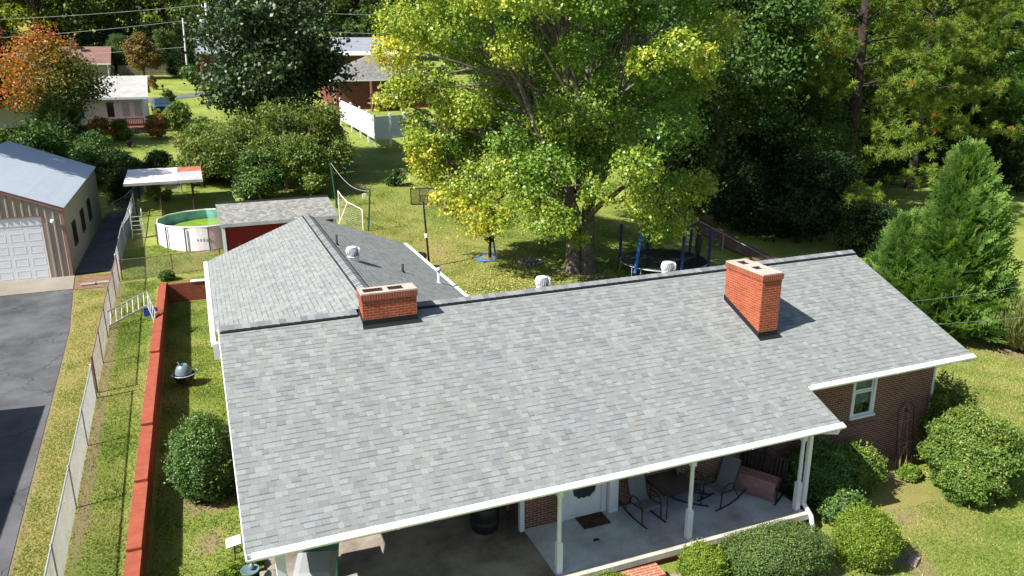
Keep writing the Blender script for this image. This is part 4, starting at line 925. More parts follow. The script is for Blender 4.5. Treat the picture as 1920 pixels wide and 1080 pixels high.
# blue framed net lying down with one standing pole, and a sapling in it
bg = thing('blue_goal', 'collapsed blue tube goal frame with net and one upright pole', 'goal', (14.25, 18.95, gz(14.25, 18.95)))
m = MB(); m.tube([(0,0,0),(-.12,.03,1.1),(-.2,.05,2.0)], .05, 8); m.build('upright_pole', M['tarpblue'], bg)
m = MB(); m.tube([(-1.05,.35,.06),(-.75,-.35,.06)], .055, 8); m.tube([(-.75,-.35,.05),(-.1,-.3,.05)], .02, 6); m.tube([(-1.05,.35,.06),(-.3,.55,.25)], .02, 6); m.build('ground_bar', M['tarpblue'], bg)
m = MB()
for k in range(9):
    f = k/8; m.tube([Vector((-1.05,.35,.08)).lerp(Vector((-.75,-.35,.08)), f), Vector((-.3,.5,.22)).lerp(Vector((-.05,-.3,.1)), f)], .006, 3)
    m.tube([Vector((-1.05,.35,.08)).lerp(Vector((-.3,.5,.22)), f), Vector((-.75,-.35,.08)).lerp(Vector((-.05,-.3,.1)), f)], .006, 3)
m.build('net', M['galv'], bg)
# stone fire ring
fp = thing('fire_ring', 'ring of pale stones round a bed of ash near the maple', 'fire ring', (15.85, 17.95, gz(15.85, 17.95)))
r2 = np.random.default_rng(5)
for k in range(15):
    a = 2*PI*k/15; m = MB(); sx_, sy_, sz_ = r2.uniform(.09, .14), r2.uniform(.07, .10), r2.uniform(.09, .15)
    m.lathe([(0,0),(.9,.05),(1,.5),(.75,.95),(0,1)], 7, (0,0,0), 0, False); o = m.build('stone', M['stone'], fp, (.58*math.cos(a), .58*math.sin(a), -.01)); o.scale = (sx_, sy_, sz_); o.rotation_euler = (0, 0, a+r2.uniform(-.3, .3))
m = MB(); m.lathe([(.0,.07),(.25,.055),(.5,.02),(.52,.0)], 18); m.build('ash_bed', M['ash'], fp)
m = MB()
for k in range(10):
    a = r2.uniform(0, 6.28); m.tube([(.3*math.cos(a),.3*math.sin(a),.07),(.1*math.cos(a+2),.1*math.sin(a+2),.11)], .03, 5)
m.build('charred_log', M['palebark'], fp)
# trampoline with padded enclosure poles
tp = thing('trampoline', 'round black trampoline with blue padded poles under the maple', 'trampoline', (21.6, 14.1, gz(21.6, 14.1)))
TR = 2.2
m = MB(); m.lathe([(0,.78),(TR*.82,.79)], 32); m.build('mat', M['plastic_black'], tp)
m = MB(); m.lathe([(TR*.82,.80),(TR*.98,.83),(TR,.80),(TR*.98,.77)], 32); m.build('spring_pad', M['plastic_black'], tp)
m = MB(); m.tube([(TR*math.cos(a),TR*math.sin(a),.76) for a in np.linspace(0,2*PI,33)], .03, 6); m.build('frame', M['galv'], tp)
for k in range(6):
    a = 2*PI*k/6+.35; x, y = TR*math.cos(a), TR*math.sin(a); m = MB(); m.tube([(x*.97-.3*math.sin(a),y*.97+.3*math.cos(a),.76),(x-.25*math.sin(a),y+.25*math.cos(a),.02),(x+.25*math.sin(a),y-.25*math.cos(a),.02),(x*.97+.3*math.sin(a),y*.97-.3*math.cos(a),.76)], .024, 6); m.build('leg', M['galv'], tp)
    m = MB(); lean = (.28 if k == 3 else .05); m.tube([(x*1.02,y*1.02,.5),(x*1.03+lean,y*1.03,2.5)], .08, 8); m.build('padded_pole', M['tarpblue'] if k == 3 else M['navypad'], tp)
m = MB(); m.tube([(1.75,-.35,.8),(1.7,-.5,1.2),(1.85,-.4,1.8),(1.75,-.45,2.3)], [.10,.16,.20,.08], 8); m.build('gathered_net', M['plastic_black'], tp)

# ------------------------------------------------------------------ porch furniture
FZ = .132
def rocking_chair(loc, rz, label):
    t = thing('rocking_chair', label, 'rocking chair', loc, rz, 'rocking chairs on the porch')
    for s_ in (-.29, .29):   # local +y is the front
        m = MB(); m.tube([(s_, .52-.0, .035), (s_, .25, .012), (s_, -.05, .015), (s_, -.35, .06), (s_, -.62, .16), (s_, -.72, .23)], .019, 7); m.build('rocker', M['blackmetal'], t)
        m = MB(); m.tube([(s_, .33, .02), (s_, .30, .40), (s_, .24, .58), (s_, .05, .64), (s_, -.12, .60), (s_, -.18, .44)], .017, 7); m.tube([(s_,-.18,.44),(s_,-.42,.08)], .016, 6); m.build('arm_frame', M['blackmetal'], t)
    pr = [(.34, .40), (.30, .425), (.10, .40), (-.12, .37), (-.20, .42), (-.30, .70), (-.40, 1.0), (-.45, 1.13)]
    m = MB(); 
    for (a, b) in zip(pr[:3], pr[1:4]): m.add([(-.26,a[0],a[1]),(.26,a[0],a[1]),(.26,b[0],b[1]),(-.26,b[0],b[1]),(-.26,a[0],a[1]-.012),(.26,a[0],a[1]-.012),(.26,b[0],b[1]-.012),(-.26,b[0],b[1]-.012)], [(0,1,2,3),(7,6,5,4)], 0, None, True)
    m.build('seat', M['sling'], t)
    m = MB()
    for (a, b) in zip(pr[3:7], pr[4:8]): m.add([(-.26,a[0],a[1]),(.26,a[0],a[1]),(.26,b[0],b[1]),(-.26,b[0],b[1]),(-.26,a[0]-.012,a[1]),(.26,a[0]-.012,a[1]),(.26,b[0]-.012,b[1]),(-.26,b[0]-.012,b[1])], [(0,1,2,3),(7,6,5,4)], 0, None, True)
    m.build('backrest', M['sling'], t)
    for s_ in (-.27, .27):
        m = MB(); m.tube([(s_, y, z) for y, z in pr], .016, 7); m.build('side_rail', M['blackmetal'], t)
    return t
rocking_chair((9.42, -4.30, FZ), R(186), 'grey sling rocking chair beside the white front door')
rocking_chair((11.62, -4.42, FZ), R(106), 'grey sling rocking chair facing away right of the middle post')
rocking_chair((10.98, -4.02, FZ), R(228), 'half hidden rocking chair between the dark table and the middle post')
pt = thing('patio_table', 'dark square smoked glass patio table against the porch wall', 'table', (10.25, -4.18, FZ), .1)
m = MB(); m.prism([(-.5,-.42,.70),(-.38,-.52,.70),(.38,-.52,.70),(.5,-.42,.70),(.5,.36,.70),(.4,.44,.70),(-.4,.44,.70),(-.5,.36,.70)], (0,0,.015)); m.build('tabletop', M['glass_table'], pt)
m = MB(); pts = [(-.5,-.42,.71),(-.38,-.52,.71),(.38,-.52,.71),(.5,-.42,.71),(.5,.36,.71),(.4,.44,.71),(-.4,.44,.71),(-.5,.36,.71),(-.5,-.42,.71)]; m.tube(pts, .018, 6); m.build('rim', M['blackmetal'], pt)
for (x, y) in ((-.42,-.42),(.42,-.42),(.40,.36),(-.40,.36)):
    m = MB(); m.tube([(x*.85,y*.85,.69),(x*.92,y*.92,.4),(x,y,0)], .015, 6); m.build('leg', M['blackmetal'], pt)
bn = thing('porch_bench', 'black metal glider bench at the far end of the porch', 'bench', (12.75, -4.30, FZ), R(121))
# local x along the bench, +y front
m = MB(); m.box(-.75, .75, -.22, .28, .38, .41); m.build('seat', M['blackmetal'], bn)
for k in range(9):
    pass
m = MB(); Tb = Matrix.Translation((0,-.25,.42)) @ Matrix.Rotation(R(14), 4, 'X')
m.box(-.78, .78, -.02, .02, .52, .56, 0, Tb); m.box(-.78, -.74, -.02, .02, -.02, .519, 0, Tb); m.box(.74, .78, -.02, .02, -.02, .519, 0, Tb)
for k in range(15): m.box(-.72+k*.10, -.66+k*.10, -.012, .012, -.02, .519, 0, Tb)
m.build('backrest', M['blackmetal'], bn)
for s_ in (-.76, .76):
    m = MB(); m.tube([(s_,-.3,0),(s_,-.26,.42),(s_,-.3,.62),(s_,.25,.62),(s_,.3,.38),(s_,.32,0)], .022, 6); m.tube([(s_,-.4,.02),(s_,.42,.02)], .022, 6); m.build('arm_frame', M['blackmetal'], bn)
m = MB()
n = 16
for k in range(n):
    y0_, y1_ = -.16+k*.46/n, -.16+(k+1)*.46/n
    h0 = .415+.07*abs(math.sin(PI*k/n*4))**.5; h1 = .415+.07*abs(math.sin(PI*(k+1)/n*4))**.5
    m.add([(-.70,y0_,h0+.05),(.70,y0_,h0+.05),(.70,y1_,h1+.05),(-.70,y1_,h1+.05)], [(0,1,2,3)], 0, None, True)
m.prism([(-.70,-.16,.412),(.70,-.16,.412),(.70,.30,.412),(-.70,.30,.412)], (0,0,.05))
for k in range(6):
    f0, f1 = k/6, (k+1)/6; z0_, z1_ = .46-f0*.42, .46-f1*.42; b0 = .31+.05*math.sin(PI*f0); b1 = .31+.05*math.sin(PI*f1)
    m.add([(-.70,b0,z0_),(.70,b0,z0_),(.70,b1,z1_),(-.70,b1,z1_)], [(0,1,2,3)], 0, None, True)
cu = m.build('bench_cushion', M['cushion'], None, (12.75, -4.30, FZ+.002)); cu.rotation_euler = (0, 0, R(121)); tag(cu, 'faded pink tufted cushion draped over the black bench', 'cushion')
m = MB(); m.box(-.37, .37, -.26, .26, 0, .018); dm = m.build('doormat', M['mat'], None, (8.15, -4.0, FZ)); tag(dm, 'brown doormat lying in front of the storm door', 'doormat')
m = MB(); m.prism([(-.09,-.03,0),(.05,-.05,0),(.09,.0,0),(.03,.05,0),(-.07,.04,0)], (0,0,.012)); tag(m.build('leaf_scrap', M['mat'], None, (7.85, -4.75, FZ)), 'small dark scrap on the porch floor near the left post', 'scrap')
# black barrel with a blue lid and a red blower beside it
br = thing('black_barrel', 'squat black barrel standing at the carport back corner', 'barrel', (5.55, -3.25, .122))
m = MB(); m.lathe([(.30,0),(.34,.05),(.36,.3),(.35,.31),(.37,.36),(.36,.62),(.33,.68),(.30,.70)], 24); m.build('body', M['plastic_black'], br)
m = MB(); m.lathe([(.31,.70),(.31,.74),(.15,.78),(.0,.78)], 20); m.build('lid', M['navypad'], br)
lb = thing('leaf_blower', 'small red garden blower with black tube against the brick wall end', 'leaf blower', (6.18, -3.2, .122))
m = MB(); m.lathe([(.0,.30),(.05,.32),(.07,.42),(.05,.55),(0,.58)], 12, (0,0,0), 0, True, .8, 1); m.build('motor', M['deckred'], lb)
m = MB(); m.tube([(0,0,.2),(.06,.05,.5),(.03,.10,.8),(.08,.1,1.0)], .035, 8); m.build('tube', M['plastic_black'], lb)
# wheelie bins at the carport front
def bin_(name, label, loc, rz, mat, lidmat, text=False):
    t = thing(name, label, 'wheelie bin', loc, rz, 'wheelie bins in the carport')
    m = MB(); a, b = .24, .29; c, d = .27, .34
    m.add([(-a,-c,.06),(a,-c,.06),(a,c,.06),(-a,c,.06),(-b,-d,.98),(b,-d,.98),(b,d,.98),(-b,d,.98)], [(0,3,2,1),(0,1,5,4),(1,2,6,5),(2,3,7,6),(3,0,4,7)])
    m.box(-b-.03, b+.03, -d-.03, d+.03, .94, .985); m.build('body', mat, t, bevel=.02)
    m = MB(); m.add([(-b-.04,-d-.04,.99),(b+.04,-d-.04,.99),(b+.04,d+.05,.99),(-b-.04,d+.05,.99),(-b*.8,-d*.8,1.07),(b*.8,-d*.8,1.07),(b*.8,d*.8,1.08),(-b*.8,d*.8,1.08)], [(0,1,5,4),(1,2,6,5),(2,3,7,6),(3,0,4,7),(4,5,6,7)])
    for k in range(5 if text else 0): m.box(-b*.7+k*b*.35-.012, -b*.7+k*b*.35+.012, -d*.78, d*.74, 1.075, 1.092)
    m.build('lid', lidmat, t, bevel=.012)
    m = MB(); m.tube([(-.26,d+.03,.96),(-.26,d+.12,.99),(.26,d+.12,.99),(.26,d+.03,.96)], .016, 6); m.build('handle', mat, t)
    for s_ in (-.24, .24):
        m = MB(); m.tube([(s_-.03,.27,.12),(s_+.03,.27,.12)], .12, 16); m.build('wheel', M['tyre'], t)
    if text:
        m = MB(); r4 = np.random.default_rng(11)
        for ln in range(2):
            x = -.17
            while x < .15:
                w_ = r4.uniform(.012, .03); m.box(x, x+w_*.5, -d*.62+ln*.075, -d*.62+ln*.075+r4.uniform(.03,.055), 1.0925, 1.0935); x += w_+.012
        m.build('lettering', M['white'], t)
    return t
bin_('wheelie_bin', 'green wheelie bin half in shade behind the grey bin', (1.55, -3.55, .122), R(88), M['plastic_green'], M['plastic_green'], True).scale = (1.2, 1.2, 1.05)
bin_('wheelie_bin', 'grey wheelie bin next to the white carport post', (1.32, -4.70, .122), R(165), M['plastic_grey'], M['plastic_grey']).scale = (1.28, 1.28, 1.08)
# garden ornament and panel at the carport corner
go = thing('garden_ornament', 'blue grey round metal ornament beside a small plant at the carport', 'ornament', (.06, -3.42, gz(.06, -3.42))); go.scale = (.78, .78, .9)
m = MB(); m.lathe([(.10,0),(.04,.05),(.035,.55),(.10,.60)], 12); m.build('stand', M['lidteal'], go)
m = MB(); m.lathe([(.0,.61),(.15,.62),(.25,.67),(.26,.70),(.24,.69),(.12,.645),(.0,.64)], 24); m.build('bowl', M['lidteal'], go)
m = MB(); m.lathe([(.0,.66),(.06,.67),(.09,.73),(.05,.80),(.0,.82)], 12, (.05,.05,0)); m.build('finial', M['lidteal'], go)
sp = thing('solar_lamp', 'small tilted white solar panel at the left roof corner', 'solar lamp', (-.22, -2.12, gz(-.22, -2.12)))
m = MB(); m.box(-.17, .17, -.11, .11, -.012, .012, 0, Matrix.Translation((0,0,.5)) @ Matrix.Rotation(R(35), 4, 'X') @ Matrix.Rotation(R(-20), 4, 'Y')); m.build('panel', M['galv'], sp)
m = MB(); m.tube([(0,0,0),(0,0,.49)], .015, 6); m.tube([(.08+.08*math.cos(a),.05,.22+.08*math.sin(a)) for a in np.linspace(0,2*PI,13)], .012, 5); m.build('stake', M['blackmetal'], sp)
m = MB(); m.lathe([(0,0),(.9,.05),(1,.5),(.75,.95),(0,1)], 9); o = m.build('garden_stone', M['paver'], None, (.50, -3.35, .115)); o.scale = (.2, .17, .22); tag(o, 'grey rounded stone at the foot of the carport post', 'stone')
# brick planter block and pavers by the porch steps
m = MB(); m.box(-.56, .56, -.22, .22, -.35, .16); pb = m.build('brick_pier', M['planterbrick'], None, (8.12, -6.28, 0)); pb.rotation_euler = (0, 0, -.02); tag(pb, 'orange brick step pier between clipped bushes below the porch', 'pier')
m = MB(); m.box(-.5, .5, -.6, .6, -.3, 0.02); structure(m.build('path', M['pinkpaver'], None, (9.3, -6.75, gz(9.3, -6.75)+.05)))
m = MB(); m.box(-.2, .2, -.1, .1, 0, .07); o = m.build('loose_brick', M['pinkpaver'], None, (15.0, -7.6, gz(15.0, -7.6))); o.rotation_euler = (0, 0, .5); tag(o, 'loose pinkish brick on the lawn beside the round bush', 'brick')
# arched wire trellis against the front wall
tr = thing('garden_trellis', 'thin dark arched metal trellis against the brick wall', 'trellis', (18.12, -4.42, -.42))
TLW = .31
m = MB(); arch = [(-TLW,0,0),(-TLW,.2,1.75)]+[(-TLW*math.cos(a),.22,1.75+.36*math.sin(a)) for a in np.linspace(.0,PI,11)]+[(TLW,0,0)]
m.tube(arch, .014, 6); m.build('arch_frame', M['blackmetal'], tr)
m = MB()
for x in (-.14, .14): m.tube([(x,.02,0),(x,.2,1.2),(x*.7,.22,1.95)], .008, 5)
m.tube([(-TLW,.1,.85),(TLW,.1,.85)], .008, 5); m.tube([(-TLW,.02,.06),(TLW,.02,.06)], .008, 5); m.tube([(-TLW,.2,1.5),(TLW,.2,1.5)], .007, 5)
m.tube([(.12*math.cos(a),.06,.42+.34*math.sin(a)) for a in np.linspace(0,2*PI,17)], .008, 5); m.tube([(-.05,.07,.5),(.12,.1,.85)], .008, 5)
m.build('scroll_work', M['twig'], tr)
m = MB(); m.lathe([(0,-.06),(.07,-.03),(.05,.05),(0,.09)], 8, (0,.2,1.84)); m.build('finial', M['darkwood'], tr)

# ------------------------------------------------------------------ houses and things far behind
wh = thing('white_house', 'white house with pale grey roof behind the red maple', 'house', (-4, 62.5, 4.3))
m = MB(); m.box(-17, 0, 0, 8.2, -.2, .9); m.build('foundation', M['farbrick'], wh)
m = MB(); m.box(-17, -.02, .02, 8.18, .9, 3.35); m.add([(-.02,.02,3.35),(-.02,8.18,3.35),(-.02,4.1,4.9)], [(0,1,2)]); m.build('wall', M['palewall'], wh)
m = MB(); m.poly([(.35,-.45,3.3),(.35,4.1,5.1),(-17.4,4.1,5.1),(-17.4,-.45,3.3)]); m.poly([(.35,4.1,5.1),(.35,8.65,3.3),(-17.4,8.65,3.3),(-17.4,4.1,5.1)]); m.build('roof', M['whiteroofshingle'], wh)
m = MB(); m.box(-17.4, .36, -.52, -.45, 3.12, 3.32); m.prism([(.351,-.45,3.3),(.351,4.1,5.1),(.351,4.1,4.95),(.351,-.45,3.13)], (.04,0,0)); m.build('fascia', M['palewall'], wh)
for (xa, xb, mt) in ((-.95, -.15, 'tanwall'), (-1.95, -1.2, 'tanwall'), (-3.2, -2.5, 'darkglass'), (-6, -5, 'darkglass')):
    m = MB(); m.box(xa, xb, -.05, .019, 1.5, 2.95); wo = m.build('window', M['white'], wh); m = MB(); m.box(xa+.06, xb-.06, -.07, -.051, 1.56, 2.89)
    m.build('pane', M['pvc'] if mt == 'tanwall' else M['darkglass'], wo)
dk = thing('wooden_deck', 'reddish wooden deck with slatted railing below the white house', 'deck', (-6, 61.4, 4.3))
m = MB(); m.box(-2.6, 1.9, -.9, 1.0, .62, .70); m.build('floor', M['deckred'], dk)
m = MB(); 
for x in (-2.6, -.4, 1.85): m.bar((x,-.85,-.3),(x,-.85,1.55),.1)
m.build('post', M['deckred'], dk)
m = MB(); m.box(-2.6, 1.9, -.92, -.84, 1.45, 1.55); 
for k in range(30): m.box(-2.55+k*.15, -2.50+k*.15, -.90, -.86, .72, 1.449)
m.build('railing', M['deckred'], dk)
m = MB()
for k in range(22): m.box(-2.5+k*.2, -2.37+k*.2, -.90, -.88, -.2, .60)
m.build('skirt', M['fencewood'], dk)
rh = thing('red_roof_house', 'far house with reddish brown roof and grey porch wall', 'house', (-10.6, 115, 7.6))
m = MB(); m.box(-12, 0, 1.2, 9, 0, 2.5); m.add([(-.01,0,2.5),(-.01,9,2.5),(-.01,4.8,4.6)], [(0,1,2)]); m.build('wall', M['tanwall'], rh)
m = MB(); m.poly([(.3,-.3,2.52),(.3,4.8,4.95),(-12.4,4.8,4.95),(-12.4,-.3,2.52)]); m.poly([(.3,4.8,4.95),(.3,9.6,2.5),(-12.4,9.6,2.5),(-12.4,4.8,4.95)]); m.build('roof', M['redroof'], rh)
m = MB(); m.box(-12.4, .3, -.36, -.30, 2.34, 2.53); m.build('fascia', M['white'], rh)
m = MB(); m.box(-.25, -.1, -.2, -.05, 0, 2.4); m.build('porch_post', M['white'], rh)
m = MB(); m.box(-5.2, -4.3, 3.9, 4.6, 3, 5.8); m.build('chimney', M['farbrick'], rh)
m = MB(); m.box(-3.7, -2.6, 3.2, 3.9, 4.0, 4.52, 0); m.build('skylight', M['darkglass'], rh)
gh = thing('brick_hip_house', 'red brick house with grey hip roof beyond the white fence', 'house', (15.3, 72, 5.0))
m = MB(); m.box(0, 12, 0, 12, -.4, 3.5); m.build('wall', M['farbrick'], gh)
m = MB(); e = .45; A, B, C_, D_ = (-e,-e,3.5),(12+e,-e,3.5),(12+e,12+e,3.5),(-e,12+e,3.5); P1, P2 = (5.2,6,6.2),(7.5,6,6.2)
m.poly([A,B,P2,P1], 0, [(p[0],p[2]*2) for p in (A,B,P2,P1)]); m.poly([B,C_,P2]); m.poly([C_,D_,P1,P2]); m.poly([D_,A,P1], 0, [(p[1],p[2]*2) for p in (D_,A,P1)]); m.build('roof', M['roof_far'], gh)
m = MB(); m.box(-e, 12+e, -e-.05, -e, 3.36, 3.5); m.box(-e-.05, -e-.001, -e, 12+e, 3.36, 3.5); m.build('gutter', M['white'], gh)
m = MB(); m.box(-.05, .0, .7, 1.6, .9, 2.6); wo = m.build('window', M['white'], gh); m = MB(); m.box(-.06, -.051, .78, 1.52, .98, 2.52); m.build('pane', M['darkglass'], wo)
m = MB(); m.box(3.4, 6.5, -2.2, -.02, .9, 1.0); m.build('porch_floor', M['fencewood'], gh)
m = MB(); m.box(3.4, 6.5, -2.2, -2.1, 1.9, 2.0)
for k in range(20): m.box(3.45+k*.155, 3.51+k*.155, -2.18, -2.12, 1.0, 1.9)
m.build('railing', M['white'], gh)
m = MB(); m.box(3.4, 3.6, -2.2, -2.0, -.3, 3.4); m.build('porch_post', M['mauve'], gh)
lh = thing('long_grey_house', 'long low brick house with blue grey roof in the distance', 'house', (1.9, 100, 7.2))
m = MB(); m.box(0, 27, 0, 10, -.5, 4.3); m.build('wall', M['farbrick'], lh)
m = MB(); m.poly([(-.5,-.5,4.35),(27.5,-.5,4.35),(27.5,5.6,6.5),(-.5,5.6,6.5)]); m.poly([(-.5,5.6,6.5),(27.5,5.6,6.5),(27.5,10.6,4.3),(-.5,10.6,4.3)]); m.build('roof', M['bluegreyroof'], lh)
m = MB(); m.box(-.5, 27.5, -.58, -.5, 4.18, 4.36); m.build('gutter', M['white'], lh)
m = MB(); m.poly([(17.5,-2.4,4.0),(27,-2.4,4.0),(27,-.6,4.42),(17.5,-.6,4.42)]); m.box(17.5, 27, -2.48, -2.4, 3.85, 4.02); m.build('porch_roof', M['white'], lh)
# white vinyl fence on posts with an open gap below
wf = thing('vinyl_fence', 'tall white vinyl privacy fence raised on posts', 'fence', (14.5, 48.9, 3.55))
pts = [Vector((-.85,11.6,.85)), Vector((-.55,7.7,.6)), Vector((-.35,4.6,.4)), Vector((-.15,2.2,.2)), Vector((0,0,0)), Vector((1.42,.35,.03)), Vector((2.75,.7,.05))]
for i, p in enumerate(pts):
    m = MB(); m.box(-.07, .07, -.07, .07, -.3, 2.72, 0, Matrix.Translation(p)); m.add([(p.x-.09,p.y-.09,p.z+2.721),(p.x+.09,p.y-.09,p.z+2.721),(p.x+.09,p.y+.09,p.z+2.721),(p.x-.09,p.y+.09,p.z+2.721),(p.x,p.y,p.z+2.83)], [(0,1,4),(1,2,4),(2,3,4),(3,0,4),(3,2,1,0)]); m.build('post', M['whitevinyl'], wf)
for a, b in zip(pts[:-1], pts[1:]):
    m = MB(); d = (b-a); nb = max(4, int(d.length/.18)); u_ = d.normalized(); f0 = .08/d.length
    for k in range(nb):
        s0 = f0+(1-2*f0)*k/nb; s1 = f0+(1-2*f0)*(k+.93)/nb; pa, pb = a+d*s0, a+d*s1; m.bar(pa+(pb-pa)*.5+Vector((0,0,.78)), pa+(pb-pa)*.5+Vector((0,0,2.5)), (pb-pa).length if abs(u_.x) > abs(u_.y) else .03, .03 if abs(u_.x) > abs(u_.y) else (pb-pa).length)
    for zz in (.70, 2.52): m.bar(a+u_*.08+Vector((0,0,zz)), b-u_*.08+Vector((0,0,zz)), .05, .12)
    m.build('panel', M['whitevinyl'], wf)
# distant board fence
bf = thing('board_fence', 'weathered grey board fence beside the red roof house', 'fence', (-9.7, 118, 8.0))
m = MB()
for k in range(34): m.box(k*.19, k*.19+.17, -.02, .02, -.3, 1.75+.03*(k % 3))
for k in range(28): m.box(6.5+k*.17, 6.5+k*.17+.15, -k*.35-.02, -k*.35+.02, -.3-.03*k, 1.75-.02*k)
m.build('boards', M['fencewood'], bf)
m = MB(); m.box(0, 6.4, .021, .07, .3, .4); m.box(0, 6.4, .021, .07, 1.3, 1.4); m.build('rail', M['fencewood'], bf)
# car on the side drive
ca = thing('parked_car', 'dark blue car parked beside the white house', 'car', (-2.9, 74.5, gz(-2.9, 74.5)), R(8))
m = MB(); prof = [(-2.1,.35),(-2.15,.75),(-1.5,.92),(-.9,1.42),(.6,1.45),(1.35,.98),(2.0,.9),(2.15,.7),(2.1,.35)]
n = len(prof)
for s_ in (0,):
    Lw = [(-.85, y, z) for y, z in prof]; Rw = [(.85, y, z) for y, z in prof]
    for i, (y, z) in enumerate(prof):
        if z > 1.2: Lw[i] = (-.65, y, z); Rw[i] = (.65, y, z)
    m.add(Lw+Rw, [tuple(range(n)), tuple(range(2*n-1, n-1, -1))]+[(i, i+n, (i+1)%n+n, (i+1)%n) for i in range(n)])
m.build('body', M['bluecar'], ca)
m = MB(); m.add([(-.62,-1.44,.97),(.62,-1.44,.97),(.55,-.94,1.41),(-.55,-.94,1.41)], [(0,1,2,3)]); o = m.build('windscreen', M['darkglass'], ca, (0, -.02, .015))
for (x, y) in ((-.82,-1.35),(.82,-1.35),(-.82,1.3),(.82,1.3)):
    m = MB(); m.tube([(x-.09,y,.33),(x+.09,y,.33)], .33, 16); m.build('wheel', M['tyre'], ca)
ut = thing('utility_trailer', 'low dark trailer with pale load on the grass by the car', 'trailer', (-1.9, 69.5, gz(-1.9, 69.5)))
m = MB(); m.box(-.9, .9, -.8, .8, .35, .45); m.build('bed', M['darkwood'], ut)
m = MB(); m.box(-.8, .8, -.1, .6, .451, .95); m.build('load', M['fencewood'], ut, bevel=.1)
for s_ in (-.95, .95):
    m = MB(); m.tube([(s_-.08,0,.3),(s_+.08,0,.3)], .3, 14); m.build('wheel', M['tyre'], ut)
mbx = thing('mailbox', 'small dark mailbox on a post by the far road', 'mailbox', (-3.0, 90.2, gz(-3.0, 90.2)))
m = MB(); m.bar((0,0,0),(0,0,1.0),.1); m.build('post', M['darkwood'], mbx)
m = MB(); m.tube([(0,-.3,1.15),(0,.3,1.15)], .16, 12); m.build('box', M['plastic_black'], mbx)
# utility poles and wires
p1 = thing('utility_pole', 'plain pale service pole in front of the cone shaped evergreen', 'utility pole', (.07, 112, gz(.07, 112)))
m = MB(); m.tube([(0,0,-.5),(.25,0,8.6)], [.16,.11], 10); m.build('pole', M['pole'], p1)
p2 = thing('utility_pole', 'tall white utility pole carrying a transformer can', 'utility pole', (3.5, 108, gz(3.5, 108)))
m = MB(); m.tube([(0,0,-.5),(.1,0,10.8)], [.26,.18], 10); m.build('pole', M['pole'], p2)
m = MB(); m.lathe([(.0,0),(.36,.02),(.36,1.15),(.30,1.25),(0,1.27)], 16, (-.62,-.1,7.3)); m.lathe([(.05,1.25),(.04,1.55),(0,1.56)], 8, (-.72,-.1,7.3)); m.build('transformer', M['pvc'], p2)
m = MB(); m.box(-.5, .0, -.06, .06, 10.2, 10.3); m.tube([(-.45,0,10.3),(-.45,0,10.65)], .05, 6); m.tube([(.45,0,9.8),(.45,0,10.4)], .06, 6); m.box(.1, .5, -.05, .05, 9.9, 9.98); m.build('insulator_bracket', M['pole'], p2)
def wire(label, a, b, sag, r=.025):
    a = Vector(a); b = Vector(b); m = MB(); m.tube([a.lerp(b, t)-Vector((0,0,sag*4*t*(1-t))) for t in np.linspace(0, 1, 17)], r, 5); o = m.build('power_line', M['cable']); tag(o, label, 'power line'); return o
zt1 = gz(3.5,108)
wire('highest power line running left from the transformer pole', (3.1,108,zt1+10.5), (-40,109,zt1+7.6), .5)
wire('middle power line from the plain pole across the dark trees', (.3,112,gz(0,112)+8.2), (-42,112,gz(0,112)+4.9), .6)
wire('lower power line passing over the round brown tree', (.3,112,gz(0,112)+4.5), (-42,113,gz(0,112)+3.0), .5)
wire('short cable drooping between the two utility poles', (.3,112,gz(0,112)+8.1), (3.3,108,zt1+7.6), .5)
wire('highest power line running right behind the dark magnolia', (3.6,108,zt1+10.3), (60,106,zt1+10.0), .8)
wire('second power line running right above the long grey roof', (3.6,108,zt1+7.8), (60,106,zt1+7.0), .8)
wire('thin service wire dropping right from the house corner', (19.5,-2.2,3.9), (44,4,1.9), .4, .005)
wire('second thin service wire below the first at the right lawn', (19.5,-3.2,3.5), (44,1,1.2), .4, .005)
# small dark things in the garden behind
st = thing('lawn_ornament', 'small dark urn on the lawn before the autumn shrubs', 'urn', (-5.1, 53.6, gz(-5.1, 53.6)))
m = MB(); m.lathe([(.18,0),(.10,.1),(.28,.4),(.22,.55),(.2,.55)], 12); m.build('urn', M['blackmetal'], st)

